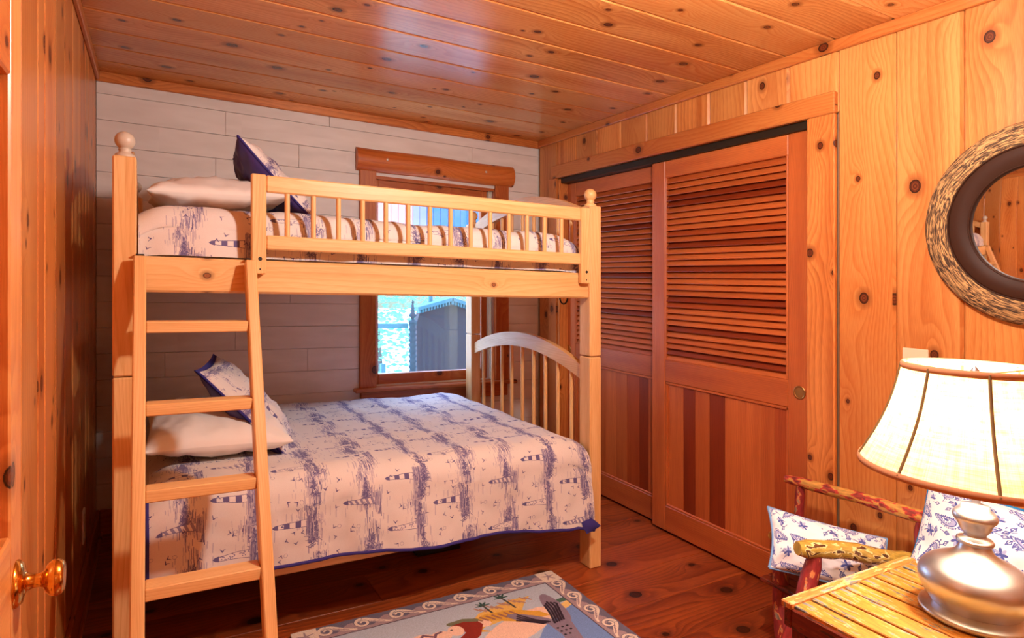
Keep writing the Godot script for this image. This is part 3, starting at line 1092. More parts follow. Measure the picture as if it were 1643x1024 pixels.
func closet_door(called: String, label: String, x: float, z0: float, z1: float, a: float, b: float, dark: Array, mid: Array, pull: float) -> void:
	var d := setting(called, label, "door", Vector3(x, 0.012, (z0 + z1) / 2))
	var th := 0.034
	var mb: MB
	for s in [[z0, a], [b, z1]]:
		mb = wood_mb(0.13, 2.1)
		mb.bb(Vector3(x, 0.012, s[0]), Vector3(x + th, 2.062, s[1]), 0.004, 1)
		commit(mb, "stile", M.fir if s[0] == z0 else M.fir_b, d)
	for s in [[1.968, 2.062], [0.838, 0.962], [0.012, 0.150]]:
		mb = wood_mb(0.13, 2.1)
		mb.bb(Vector3(x + 0.001, s[0], a), Vector3(x + th - 0.001, s[1], b), 0.004, 2)
		commit(mb, "rail", M.fir if s[0] > 1 else M.fir_b, d)
	# edge beads round the lower panel and beside the louvres
	mb = wood_mb(0.13, 2.1)
	mb.bb(Vector3(x + 0.004, 0.150, a), Vector3(x + 0.02, 0.162, b), 0.003, 2)
	mb.bb(Vector3(x + 0.004, 0.824, a), Vector3(x + 0.02, 0.838, b), 0.003, 2)
	for s in [a, b - 0.012]:
		mb.bb(Vector3(x + 0.004, 0.150, s), Vector3(x + 0.02, 0.838, s + 0.012), 0.003, 1)
		mb.bb(Vector3(x + 0.002, 0.962, s), Vector3(x + th, 1.968, s + 0.010), 0.002, 1)
	commit(mb, "bead", M.fir, d)
	# louvres
	mb = MB.new()
	mb.tw = 0.13
	mb.tl = 2.1
	mb.X = Transform3D(Basis(Vector3(0, 0, 1), deg_to_rad(54)), Vector3.ZERO)
	mb.box(Vector3.ZERO, Vector3(0.046, 0.007, b - a - 0.02), 0.0025, 2)
	var m := mesh_of(mb, Vector3.ZERO)
	for k in 31:
		var y := 1.968 - 0.0324 * (k + 0.5)
		var mm: Material = M.fir_dark if k in dark else M.fir_mid if k in mid else M.fir if rng.randf() < 0.6 else M.fir_b
		piece(m, "louvre", mm, d, Vector3(x + 0.017, y, (a + b) / 2))
	# planks of the lower panel
	var cuts := [0.0, 0.03, 0.165, 0.275, 0.40, 0.53, 0.66, 0.80, 0.90, 1.0]
	var tones := [M.fir, M.fir, M.fir_dark, M.fir_b, M.fir_dark, M.fir, M.fir, M.fir_b, M.fir_mid]
	if called == "door_2":
		tones = [M.fir, M.fir_b, M.fir, M.fir_b, M.fir, M.fir_b, M.fir_mid, M.fir_dark, M.fir_b]
	for k in 9:
		mb = wood_mb(0.13, 2.1)
		mb.ou = rng.randf()
		mb.bb(Vector3(x + 0.012, 0.150, lerpf(a, b, cuts[k]) + 0.0003), Vector3(x + 0.024, 0.838, lerpf(a, b, cuts[k + 1]) - 0.0003), 0.0012, 1)
		commit(mb, "panel_plank", tones[k], d)
	# round flush pull
	mb = MB.new()
	mb.X = Transform3D(Basis(Vector3(0, 0, 1), PI / 2), Vector3(x, 0.915, pull))
	mb.lathe(Vector3.ZERO, [[0.030, 0.0], [0.030, 0.003], [0.027, 0.0045], [0.024, 0.003], [0.022, 0.001], [0.0001, 0.0005]], 28)
	var p := commit(mb, "finger_pull", M.brass_dull, d)
	p.set_meta("label", "round brass finger pull")

func build_room_door() -> void:
	# the bedroom door, swung right back against the left wall
	var d := setting("door_3", "open wooden door with brass knob folded against the left wall", "door", Vector3(-0.19, 0.01, -0.76))
	var x0 := -0.205
	var x1 := -0.170
	var ze := -1.16
	var zh := -0.37
	var mb: MB
	for s in [[ze, ze + 0.078], [zh - 0.1, zh]]:
		mb = wood_mb()
		mb.bb(Vector3(x0, 0.01, s[0]), Vector3(x1, 2.03, s[1]), 0.003, 1)
		commit(mb, "stile", M.pine20, d)
	for s in [[1.625, 2.03], [0.62, 0.995], [0.01, 0.25]]:
		mb = wood_mb()
		mb.bb(Vector3(x0, s[0], ze + 0.078), Vector3(x1, s[1], zh - 0.1), 0.003, 2)
		commit(mb, "rail", M.trim if s[0] > 1.0 else M.pine00, d)
	for s in [[0.995, 1.625], [0.25, 0.62]]:
		mb = wood_mb()
		mb.bb(Vector3(x0 + 0.004, s[0], ze + 0.07), Vector3(x0 + 0.014, s[1], zh - 0.09), 0.001, 1)
		commit(mb, "panel", M.pine20, d)
	mb = MB.new()
	mb.X = Transform3D(Basis(Vector3(0, 0, 1), -PI / 2), Vector3(x1, 0.915, -1.117))
	mb.lathe(Vector3.ZERO, [[0.0324, 0.0000], [0.0324, 0.0025], [0.0270, 0.0084], [0.0171, 0.0109], [0.0117, 0.0134], [0.0095, 0.0202], [0.0095, 0.0286], [0.0126, 0.0328], [0.0198, 0.0361], [0.0248, 0.0420], [0.0257, 0.0479], [0.0234, 0.0538], [0.0189, 0.0571], [0.0162, 0.0563], [0.0090, 0.0580], [0.0001, 0.0584]], 36)
	var kb := commit(mb, "door_knob", M.brass, d)
	kb.set_meta("label", "polished brass knob on a round rose")
	mb = MB.new()
	for y in [0.25, 1.0, 1.8]:
		mb.bb(Vector3(x0 - 0.03, y, zh - 0.004), Vector3(x0 + 0.03, y + 0.09, zh + 0.002), 0.0005, 1)
	commit(mb, "hinge", M.brass_dull, d)

# ---------------------------------------------------------------- the bunk bed
const BX0 := -0.118
const BX1 := 1.880
const BZ0 := -3.785
const BZ1 := -2.410

func ball_profile() -> Array:
	var p := [[0.030, 0.0], [0.031, 0.006], [0.027, 0.013], [0.019, 0.017], [0.017, 0.022], [0.020, 0.027], [0.018, 0.031]]
	for i in 13:
		var a := deg_to_rad(-58.0 + 148.0 * i / 12.0)
		p.append([maxf(0.0305 * cos(a), 0.0001), 0.058 + 0.0305 * sin(a)])
	return p

func build_bed() -> void:
	var bed := thing("bunk_bed", "light pine bunk bed with turned ball finials and spindled guard rail", "bunk bed", Vector3(0.88, 0, -3.1))
	var mb: MB
	var px := [[BX0, BX0 + 0.068], [BX1 - 0.068, BX1]]
	var pz := [[BZ1 - 0.088, BZ1], [BZ0, BZ0 + 0.088]]
	for i in 2:
		for j in 2:
			mb = bed_mb()
			mb.bb(Vector3(px[i][0], 0, pz[j][0]), Vector3(px[i][1], 1.015, pz[j][1]), 0.005, 1)
			commit(mb, "lower_post", M.bed_plain, bed)
			mb = bed_mb()
			mb.bb(Vector3(px[i][0], 1.019, pz[j][0]), Vector3(px[i][1], 1.744, pz[j][1]), 0.005, 1)
			var up := commit(mb, "upper_post", M.bed_plain if i else M.bed, bed)
			mb = MB.new()
			mb.tl = 0.4
			mb.lathe(Vector3((px[i][0] + px[i][1]) / 2, 1.743, (pz[j][0] + pz[j][1]) / 2), ball_profile(), 28)
			var f := commit(mb, "ball_finial", M.cream if i == 0 else M.bed_plain, up)
			if i == 0:
				f.set_meta("label", "cream painted ball finial")
	# side rails
	for y in [[1.297, 1.418], [0.26, 0.40]]:
		for z in [[BZ1 - 0.036, BZ1 - 0.004], [BZ0 + 0.02, BZ0 + 0.052]]:
			mb = wood_mb(0.13, 1.95)
			mb.fu = 1.0
			mb.fv = 1.0
			mb.bb(Vector3(px[0][1], y[0], z[0]), Vector3(px[1][0], y[1], z[1]), 0.008, 0)
			commit(mb, "side_rail", M.bed, bed)
	# slats under each mattress
	for y in [1.33, 0.30]:
		for k in 9:
			mb = bed_mb()
			mb.bb(Vector3(0.06 + k * 0.2, y, BZ0 + 0.052), Vector3(0.13 + k * 0.2, y + 0.018, BZ1 - 0.036), 0.002, 2)
			commit(mb, "slat", M.bed_plain, bed)
	# arched ends with spindles
	for i in 2:
		var xc: float = (px[i][0] + px[i][1]) / 2
		for lev in [[0.42, 0.925], [1.36, 1.70]]:
			var pts := []
			var z0 := BZ1 - 0.088
			var z1 := BZ0 + 0.088
			var hh := 0.118
			for k in 25:
				var z := lerpf(z0, z1, k / 24.0)
				pts.append(Vector2(-z, lev[1] + 0.035 + hh * (1.0 - pow((z + 3.098) / 0.6, 2.0))))
			for k in range(24, -1, -1):
				var z := lerpf(z0, z1, k / 24.0)
				pts.append(Vector2(-z, lev[1] - 0.035 + (hh - 0.01) * (1.0 - pow((z + 3.098) / 0.6, 2.0))))
			mb = bed_mb()
			mb.prism(Vector3(xc - 0.016, 0, 0), Vector3(0, 0, -1), Vector3(0, 1, 0), pts, 0.032)
			commit(mb, "arched_rail", M.bed_plain, bed)
			mb = bed_mb()
			mb.bb(Vector3(xc - 0.016, lev[0] - 0.06, z1), Vector3(xc + 0.016, lev[0], z0), 0.004, 2)
			commit(mb, "end_rail", M.bed_plain, bed)
			for z in [-3.587, -3.465, -3.342, -3.223, -3.1, -2.977, -2.855, -2.734, -2.612]:
				var top: float = lev[1] - 0.025 + (hh - 0.01) * (1.0 - pow((z + 3.098) / 0.6, 2.0))
				mb = bed_mb()
				mb.tube([Vector3(xc, lev[0] - 0.01, z), Vector3(xc, top, z)], 0.0105, 10, false)
				commit(mb, "spindle", M.bed_plain, bed)
	# guard rail bolted outside the upper side rail
	var gz0 := -2.408
	var gz1 := -2.386
	for s in [[0.300, 0.350], [1.742, 1.792]]:
		mb = bed_mb()
		mb.bb(Vector3(s[0], 1.368, gz0), Vector3(s[1], 1.726, gz1 + 0.004), 0.004, 1)
		var gp := commit(mb, "guard_post", M.bed_plain, bed)
		for q in [[0.055, 0.007], [0.018, 0.003]]:
			mb = MB.new()
			mb.X = Transform3D(Basis(Vector3.RIGHT, PI / 2), Vector3((s[0] + s[1]) / 2 + 0.004, 1.368 + q[0], gz1 + 0.0035))
			mb.lathe(Vector3.ZERO, [[q[1], 0.0], [q[1], 0.0012], [q[1] * 0.6, 0.0013], [0.0001, 0.0005]], 14)
			commit(mb, "bolt", M.dark, gp)
	for y in [[1.664, 1.725], [1.457, 1.509]]:
		mb = wood_mb(0.13, 1.95)
		mb.ou = 0.9
		mb.bb(Vector3(0.350, y[0], gz0 + 0.002), Vector3(1.742, y[1], gz1), 0.005, 0)
		commit(mb, "guard_rail", M.bed, bed)
	mb = MB.new()
	mb.tw = 0.13
	mb.tl = 1.95
	mb.tube([Vector3(0, 0, 0), Vector3(0, 0.157, 0)], 0.0095, 12, false)
	var bm := mesh_of(mb, Vector3.ZERO)
	for k in 14:
		piece(bm, "baluster", M.bed_plain, bed, Vector3(0.424 + k * 0.0933, 1.508, (gz0 + gz1) / 2))

# ---------------------------------------------------------------- bedding
func soft_noise() -> FastNoiseLite:
	var n := FastNoiseLite.new()
	n.seed = 9
	n.frequency = 1.0
	n.fractal_octaves = 3
	return n

# a cover laid over a mattress: cross-section along z, swept along x
func cover(called: String, label: String, x0: float, x1: float, zb: float, zf: float, top: float, hem: Callable, round_r: float, group: String, hung: bool) -> Node3D:
	var o := thing(called, label, "comforter", Vector3((x0 + x1) / 2, top, (zb + zf) / 2), group)
	var nz := soft_noise()
	var NX := 110
	var g := []
	var uvs := []
	for i in NX + 1:
		var x := lerpf(x0, x1, float(i) / NX)
		var low: float = hem.call(x)
		var path := [Vector2(zb, top - 0.12), Vector2(zb, top - 0.03), Vector2(zb + 0.03, top)]
		for k in 26:
			path.append(Vector2(lerpf(zb + 0.06, zf - round_r, k / 25.0), top))
		for k in 9:
			var a := PI / 2 * (k + 1) / 9.0
			path.append(Vector2(zf - round_r + round_r * sin(a), top - round_r + round_r * cos(a)))
		for k in 18:
			path.append(Vector2(zf, lerpf(top - round_r, low, (k + 1) / 18.0)))
		var row := []
		var urow := []
		var len := 0.0
		for j in path.size():
			var p: Vector2 = path[j]
			if j > 0:
				len += (p - path[j - 1]).length()
			var hang := clampf((top - round_r - p.y) / 0.3, 0.0, 1.0) if p.x > zf - 0.01 else 0.0
			var y := p.y
			var z := p.x
			var lump := nz.get_noise_2d(x * 3.0, len * 3.0) * 0.012 + nz.get_noise_2d(x * 9.0 + 40.0, len * 7.0) * 0.004
			if hang > 0.0:
				z += lump + hang * (0.018 * sin(x * 8.0 + 0.6) + 0.012 * nz.get_noise_2d(x * 6.0, 3.0)) + 0.01 * hang
			else:
				y += lump
			# the cover sinks towards its ends
			var e := clampf((x - (x1 - 0.16)) / 0.16, 0.0, 1.0)
			var s := clampf((x0 + 0.10 - x) / 0.10, 0.0, 1.0)
			var sink := 1.0 if p.x < zf - 0.01 else clampf(1.0 - (top - round_r - p.y) / 0.14, 0.0, 1.0)
			y -= (0.055 * e * e + 0.04 * s * s) * sink
			row.append(Vector3(x, y, z))
			urow.append(Vector2(x / 0.62, len / 0.62))
		g.append(row)
		uvs.append(urow)
	var mb := MB.new()
	mb.grid(g, func(i, j): return uvs[i][j], true)
	commit(mb, "printed_face", M.toile, o)
	if not hung:
		return o
	mb = MB.new()
	mb.grid(g, func(i, j): return uvs[i][j], false, 0.006)
	commit(mb, "lining", M.navy, o)
	var edge := []
	var last: int = g[0].size() - 1
	for j in range(28, last + 1):
		edge.append(g[0][j])
	for i in range(1, NX + 1):
		edge.append(g[i][last])
	mb = MB.new()
	mb.tube(edge, 0.0065, 8)
	commit(mb, "piping", M.navy, o).set_meta("label", "navy piping along the hem")
	return o

func pillow(called: String, label: String, category: String, c: Vector3, ax: Vector3, ay: Vector3, puff: float, front: Material, back: Material, pipe: Material, per: float, group := "", flange := 0.0) -> Node3D:
	var o := thing(called, label, category, c, group)
	var nz := soft_noise()
	var nn := ax.cross(ay).normalized()
	var N := 26
	var sides := [[], []]
	for i in N + 1:
		var rows := [[], []]
		for j in N + 1:
			var u := sin((float(i) / N - 0.5) * PI)
			var v := sin((float(j) / N - 0.5) * PI)
			var eu := u * (1.0 - 0.075 * (1.0 - v * v))
			var ev := v * (1.0 - 0.075 * (1.0 - u * u))
			var lift := puff * pow(maxf(0.0, (1.0 - u * u) * (1.0 - v * v)), 0.42)
			var wr := nz.get_noise_3d(c.x * 7.0 + u * 2.2, v * 2.2, c.y * 5.0) * 0.022 * minf(1.0, lift / puff * 2.0)
			var p := c + ax * eu + ay * ev
			rows[0].append(p + nn * (lift + wr))
			rows[1].append(p - nn * (lift * 0.9 - wr))
		sides[0].append(rows[0])
		sides[1].append(rows[1])
	var uvf := func(i, j): return Vector2(float(i) / N * ax.length() * 2.0 / per, float(j) / N * ay.length() * 2.0 / per)
	var mb := MB.new()
	mb.grid(sides[0], uvf, false)
	commit(mb, "front_cover", front, o)
	mb = MB.new()
	mb.grid(sides[1], uvf, true)
	commit(mb, "back_cover", back, o)
	if pipe:
		var ring := []
		for i in N + 1:
			ring.append(sides[0][i][0])
		for j in range(1, N + 1):
			ring.append(sides[0][N][j])
		for i in range(N - 1, -1, -1):
			ring.append(sides[0][i][N])
		for j in range(N - 1, -1, -1):
			ring.append(sides[0][0][j])
		mb = MB.new()
		mb.tube(ring, 0.005, 8, false)
		commit(mb, "piping", pipe, o)
		if flange > 0.0:
			mb = MB.new()
			var fg := []
			for k in ring.size():
				var d: Vector3 = (ring[k] - c).normalized() * flange
				fg.append([ring[k], ring[k] + d * 0.5 + nn * 0.003, ring[k] + d])
			mb.grid(fg, func(i, j): return Vector2(i, j), false)
			mb.grid(fg, func(i, j): return Vector2(i, j), true, 0.003)
			commit(mb, "flange", pipe, o)
	return o

func build_bedding() -> void:
	var mb: MB
	for s in [[0.318, 0.600, "white mattress under the lower bunk's comforter"], [1.348, 1.560, "white mattress under the upper bunk's comforter"]]:
		var m := thing("mattress", s[2], "mattress", Vector3(0.88, s[0], -3.09), "bunk mattresses")
		mb = MB.new()
		mb.bb(Vector3(-0.045, s[0], -3.70), Vector3(1.80, s[1], -2.475), 0.03, 0)
		commit(mb, "ticking", M.mattress, m)
	var low := cover("comforter", "lighthouse print comforter hanging over the lower bunk's side", -0.020, 1.795, -3.735, -2.375, 0.640, func(x): return 0.330 - 0.028 * x - 0.014 * x * x + 0.006 * sin(x * 11.0) - (0.03 * maxf(0.0, (x - 1.7) / 0.1) if x > 1.7 else 0.0), 0.10, "bunk comforters", true)
	# the turned-out corner shows its navy lining
	mb = MB.new()
	var g := []
	for i in 7:
		var row := []
		for j in 5:
			var a := i / 6.0
			var b := j / 4.0
			var p := Vector3(1.715, 0.262, -2.350).lerp(Vector3(1.765, 0.278, -2.338), a).lerp(Vector3(1.735, 0.212, -2.335).lerp(Vector3(1.812, 0.238, -2.330), a), b)
			row.append(p + Vector3(0, 0, 0.012 * sin(PI * a) * sin(PI * b)))
		g.append(row)
	mb.grid(g, func(i, j): return Vector2(i, j), false)
	mb.grid(g, func(i, j): return Vector2(i, j), true, 0.004)
	commit(mb, "turned_corner", M.navy, low)
	cover("comforter", "lighthouse print comforter on the upper bunk behind the guard rail", -0.046, 1.800, -3.735, -2.452, 1.604, func(_x): return 1.425, 0.075, "bunk comforters", false)
	pillow("pillow", "white pillow lying on the upper bunk", "pillow", Vector3(0.225, 1.684, -2.97), Vector3(0.25, 0.01, 0), Vector3(0, 0.01, -0.33), 0.085, M.pillow, M.pillow, null, 0.5, "white bed pillows")
	pillow("pillow", "white pillow lying on the lower bunk behind the ladder", "pillow", Vector3(0.225, 0.728, -2.93), Vector3(0.26, -0.005, 0.0), Vector3(0, 0.02, -0.33), 0.095, M.pillow, M.pillow, null, 0.5, "white bed pillows")
	pillow("pillow_sham", "navy backed lighthouse print sham leaning on the upper bunk's pillow", "pillow", Vector3(0.452, 1.752, -2.93), Vector3(-0.148, 0.155, 0.01), Vector3(0.02, 0.0, -0.27), 0.085, M.navy_satin, M.toile, M.navy, 0.5, "printed pillow shams")
	pillow("pillow_sham", "lighthouse print sham with navy edge leaning on the lower bunk's pillow", "pillow", Vector3(0.362, 0.800, -2.93), Vector3(-0.165, 0.185, 0.0), Vector3(0.05, 0.0, -0.25), 0.075, M.navy_satin, M.toile, M.navy, 0.5, "printed pillow shams", 0.022)

func build_ladder() -> void:
	var o := thing("bunk_ladder", "light pine ladder with four visible rungs leaning on the upper bunk", "ladder", Vector3(0.13, 0, -2.1))
	var z_at := func(y: float) -> float: return -2.382 + 0.40 * (1.40 - y)
	var lean := atan(0.40)
	var mb: MB
	for x in [-0.040, 0.297]:
		mb = wood_mb(0.07, 1.95)
		var c := Vector3(x, 0.711, z_at.call(0.711) - 0.012)
		mb.X = Transform3D(Basis(Vector3.RIGHT, -lean), c)
		mb.box(Vector3.ZERO, Vector3(0.036, 1.50, 0.062), 0.004, 1)
		commit(mb, "rail", M.bed_plain, o)
	for y in [1.190, 0.945, 0.712, 0.470, 0.235]:
		mb = wood_mb(0.07, 1.95)
		mb.bb(Vector3(-0.022, y - 0.019, z_at.call(y) - 0.055), Vector3(0.279, y + 0.017, z_at.call(y) + 0.012), 0.003, 0)
		commit(mb, "rung", M.bed_plain, o)
	for x in [-0.040, 0.297]:
		mb = MB.new()
		mb.bb(Vector3(x - 0.012, 1.419, -2.455), Vector3(x + 0.012, 1.423, -2.385), 0.0005, 2)
		commit(mb, "hook", M.black, o)

# ---------------------------------------------------------------- table and lamp
func build_table_and_lamp() -> void:
	var Y := 0.65
	var x0 := 1.255
	var x1 := 1.775
	var zf := -0.943
	var zn := -0.47
	var t := thing("side_table", "small slatted table with worn yellow paint beneath the lamp", "table", Vector3(1.515, 0, -0.71))
	var mb: MB
	var n := 8
	var w := (x1 - x0 - 0.012) / n
	for k in n:
		mb = MB.new()
		mb.tw = 0.09
		mb.tl = 0.46
		mb.ou = rng.randf()
		mb.ov = 0.5
		var a := x0 + 0.006 + w * k
		mb.bb(Vector3(a + 0.0045, Y - 0.018, zf + 0.028), Vector3(a + w - 0.0045, Y - 0.005 - rng.randf_range(0.0, 0.0015), zn - 0.028), 0.002, 2)
		commit(mb, "slat", M.yellow, t)
	for z in [[zf, zf + 0.028], [zn - 0.028, zn]]:
		mb = MB.new()
		mb.tw = 0.08
		mb.tl = 0.6
		mb.bb(Vector3(x0, Y - 0.016, z[0]), Vector3(x1, Y, z[1]), 0.003, 0)
		commit(mb, "end_batten", M.rim, t)
	for s in [[Vector3(x0 + 0.004, Y - 0.06, zf + 0.004), Vector3(x1 - 0.004, Y - 0.016, zf + 0.024), 0], [Vector3(x0 + 0.004, Y - 0.06, zn - 0.024), Vector3(x1 - 0.004, Y - 0.016, zn - 0.004), 0], [Vector3(x0 + 0.004, Y - 0.06, zf + 0.024), Vector3(x0 + 0.024, Y - 0.014, zn - 0.024), 2], [Vector3(x1 - 0.024, Y - 0.06, zf + 0.024), Vector3(x1 - 0.004, Y - 0.014, zn - 0.024), 2]]:
		mb = MB.new()
		mb.tw = 0.08
		mb.tl = 0.6
		mb.bb(s[0], s[1], 0.003, s[2])
		commit(mb, "apron", M.apron, t)
	for x in [x0 + 0.034, x1 - 0.034]:
		for z in [zf + 0.036, zn - 0.036]:
			mb = MB.new()
			mb.tw = 0.1
			mb.tl = 0.6
			mb.bb(Vector3(x - 0.02, 0, z - 0.02), Vector3(x + 0.02, Y - 0.015, z + 0.02), 0.004, 1)
			commit(mb, "leg", M.apron, t)
	mb = MB.new()
	mb.tw = 0.1
	mb.tl = 0.6
	mb.bb(Vector3(x0 + 0.03, 0.18, zf + 0.03), Vector3(x1 - 0.03, 0.20, zn - 0.03), 0.003, 0)
	commit(mb, "lower_shelf", M.shelf, t)
	# lamp
	var c := Vector3(1.592, Y - 0.0045, -0.697)
	var l := thing("table_lamp", "pewter vase table lamp with lit linen empire shade", "lamp", c)
	mb = MB.new()
	mb.lathe(c, [[0.0001, 0.0], [0.1015, 0.0], [0.1066, 0.003], [0.1084, 0.008], [0.1058, 0.014], [0.0929, 0.019], [0.0843, 0.024]], 48)
	commit(mb, "foot", M.pewter, l)
	mb = MB.new()
	mb.lathe(c, [[0.0826, 0.022], [0.0912, 0.034], [0.1015, 0.050], [0.1084, 0.068], [0.1092, 0.082], [0.1049, 0.096], [0.0929, 0.110], [0.0740, 0.122], [0.0516, 0.132], [0.0378, 0.142], [0.0310, 0.154], [0.0284, 0.165]], 48)
	commit(mb, "body", M.pewter, l)
	mb = MB.new()
	mb.lathe(c, [[0.0284, 0.160], [0.0344, 0.163], [0.0361, 0.168], [0.0327, 0.173], [0.0224, 0.176], [0.0206, 0.183], [0.0258, 0.190], [0.0310, 0.198], [0.0327, 0.206], [0.0413, 0.216], [0.0430, 0.224], [0.0387, 0.233], [0.0292, 0.240], [0.0258, 0.250], [0.0103, 0.254], [0.0086, 0.36]], 40)
	commit(mb, "neck", M.pewter, l)
	# shade: a bell of linen panels on ribs
	var prof := []
	for i in 17:
		var s := i / 16.0
		prof.append([0.228 - (0.228 - 0.140) * (s + 0.14 * sin(PI * s)), 0.328 + 0.226 * s])
	var ribs := 8
	var turn := 0.20
	var g := []
	for i in prof.size():
		var row := []
		for k in 97:
			var a := TAU * k / 96.0
			var q := fposmod((a - turn) / (TAU / ribs), 1.0)
			var r: float = prof[i][0] * (1.0 - 0.018 * sin(PI * q))
			row.append(c + Vector3(cos(a) * r, prof[i][1], sin(a) * r))
		g.append(row)
	mb = MB.new()
	mb.grid(g, func(i, j): return Vector2(j / 96.0 * 4.0, i / 16.0 * 0.8), true)
	var sh := commit(mb, "shade", M.shade, l)
	for k in ribs:
		var a := turn + TAU * k / ribs
		var path := []
		for p in prof:
			path.append(c + Vector3(cos(a) * (p[0] + 0.0005), p[1], sin(a) * (p[0] + 0.0005)))
		mb = MB.new()
		mb.tube(path, 0.0034, 6)
		commit(mb, "rib_seam", M.shade_seam, sh)
	for e in [[0.228, 0.326], [0.140, 0.552]]:
		var ring := []
		for k in 65:
			ring.append(c + Vector3(cos(TAU * k / 64.0) * e[0], e[1], sin(TAU * k / 64.0) * e[0]))
		g = []
		for p in ring:
			var d: Vector3 = (p - c) * Vector3(1, 0, 1)
			d = d.normalized()
			g.append([p - d * 0.002 + Vector3(0, -0.007, 0), p + d * 0.002 + Vector3(0, -0.007, 0), p + d * 0.0035, p + d * 0.001 + Vector3(0, 0.008, 0), p - d * 0.002 + Vector3(0, 0.008, 0), p - d * 0.002 + Vector3(0, -0.007, 0)])
		mb = MB.new()
		mb.grid(g, func(i, j): return Vector2(i, j), false)
		commit(mb, "shade_band", M.shade_band, sh)
	mb = MB.new()
	for k in 3:
		var a := TAU * k / 3.0 + 0.4
		mb.tube([c + Vector3(0, 0.538, 0), c + Vector3(cos(a) * 0.138, 0.55, sin(a) * 0.138)], 0.002, 6)
	commit(mb, "spider", M.brass_dull, sh)
	mb = MB.new()
	mb.lathe(c, [[0.004, 0.530], [0.010, 0.538], [0.010, 0.546], [0.006, 0.552], [0.0001, 0.560]], 16)
	commit(mb, "finial", M.pewter, l)
	mb = MB.new()
	mb.lathe(c, [[0.012, 0.36], [0.014, 0.395], [0.024, 0.42], [0.030, 0.445], [0.027, 0.468], [0.014, 0.482], [0.0001, 0.486]], 20)
	commit(mb, "bulb", M.bulb, l)
	mb = MB.new()
	mb.tube([c + Vector3(-0.05, 0.345, -0.09), c + Vector3(-0.051, 0.30, -0.09), c + Vector3(-0.049, 0.27, -0.091)], 0.0012, 6)
	commit(mb, "pull_string", M.plate, l)
	var li := OmniLight3D.new()
	li.name = "lamp_light"
	li.position = settle(c + Vector3(0, 0.445, 0)) - settle(c)
	li.light_color = Color8(255, 238, 216)
	li.light_energy = 0.55
	li.light_size = 0.03
	li.omni_range = 12.0
	li.omni_attenuation = 2.0
	li.shadow_enabled = true
	l.add_child(li)

# ---------------------------------------------------------------- log settee with paisley pillows
func log_tube(a: Vector3, b: Vector3, r0: float, r1: float, sd: int) -> MB:
	var mb := MB.new()
	mb.tw = 0.16
	mb.tl = 0.5
	mb.ou = sd * 0.37
	mb.ov = sd * 0.21
	var nz := soft_noise()
	var path := []
	var rr := []
	for i in 15:
		var s := i / 14.0
		path.append(a.lerp(b, s) + Vector3(nz.get_noise_2d(s * 2.0, sd), nz.get_noise_2d(s * 2.0, sd + 20), nz.get_noise_2d(s * 2.0, sd + 40)) * 0.012)
		var e := minf(1.0, 0.72 + 6.0 * minf(s, 1.0 - s))
		rr.append(lerpf(r0, r1, s) * e * (1.0 + 0.12 * nz.get_noise_2d(s * 5.0, sd + 9)))
	mb.tube(path, rr, 14)
	return mb

func build_settee() -> void:
	var s := thing("log_settee", "rustic log settee with peeling red and gold paint against the wall", "settee", Vector3(2.15, 0, -1.2))
	# back rail, posts
	commit(log_tube(Vector3(2.300, 0.578, -1.70), Vector3(2.300, 0.600, -0.62), 0.021, 0.026, 1), "back_rail", M.redgold, s)
	for z in [-1.63, -1.17, -0.70]:
		commit(log_tube(Vector3(2.250, 0.0, z), Vector3(2.300, 0.575, z), 0.022, 0.019, int(-z * 10)), "back_post", M.red, s)
	# arms on leaning front posts
	var arms := [[Vector3(2.05, 0.42, -1.585), Vector3(2.28, 0.41, -1.62), Vector3(1.97, 0.0, -1.46), Vector3(2.07, 0.405, -1.575)], [Vector3(1.845, 0.513, -1.325), Vector3(2.285, 0.440, -1.195), Vector3(1.69, 0.0, -1.31), Vector3(1.915, 0.49, -1.305)], [Vector3(1.98, 0.47, -0.66), Vector3(2.28, 0.43, -0.69), Vector3(1.93, 0.0, -0.64), Vector3(2.01, 0.455, -0.66)]]
	for k in 3:
		var a: Array = arms[k]
		commit(log_tube(a[0], a[1], 0.030 if k == 1 else 0.018, 0.027 if k == 1 else 0.018, 5 + k), "arm", M.gold, s)
		commit(log_tube(a[2], a[3], 0.032, 0.028, 8 + k), "front_post", M.red, s)
	# seat frame and seat
	commit(log_tube(Vector3(2.03, 0.232, -1.50), Vector3(2.03, 0.232, -0.63), 0.022, 0.022, 14), "seat_rail", M.red, s)
	commit(log_tube(Vector3(2.27, 0.215, -1.66), Vector3(2.27, 0.215, -0.66), 0.02, 0.02, 15), "seat_rail", M.red, s)
	for k in 6:
		var mb := MB.new()
		mb.tw = 0.1
		mb.tl = 0.6
		mb.ou = k * 0.3
		mb.bb(Vector3(2.005 + k * 0.046, 0.252, -1.60 + 0.03 * k * 0.0), Vector3(2.047 + k * 0.046, 0.268, -0.67), 0.003, 2)
		commit(mb, "seat_slat", M.apron, s)
	# pillows
	pillow("throw_pillow", "blue and white paisley throw pillow behind the settee's near log arm", "pillow", Vector3(2.125, 0.412, -1.395), Vector3(0.170, -0.045, 0.125), Vector3(0.055, 0.085, -0.045), 0.06, M.paisley, M.paisley, M.sky_blue, 0.30, "paisley throw pillows")
	pillow("throw_pillow", "blue and white paisley throw pillow with blue cord behind the lamp", "pillow", Vector3(2.215, 0.535, -0.92), Vector3(0.0, 0.0, 0.235), Vector3(0.05, 0.20, 0.03), 0.06, M.paisley, M.paisley, M.cord_blue, 0.32, "paisley throw pillows")

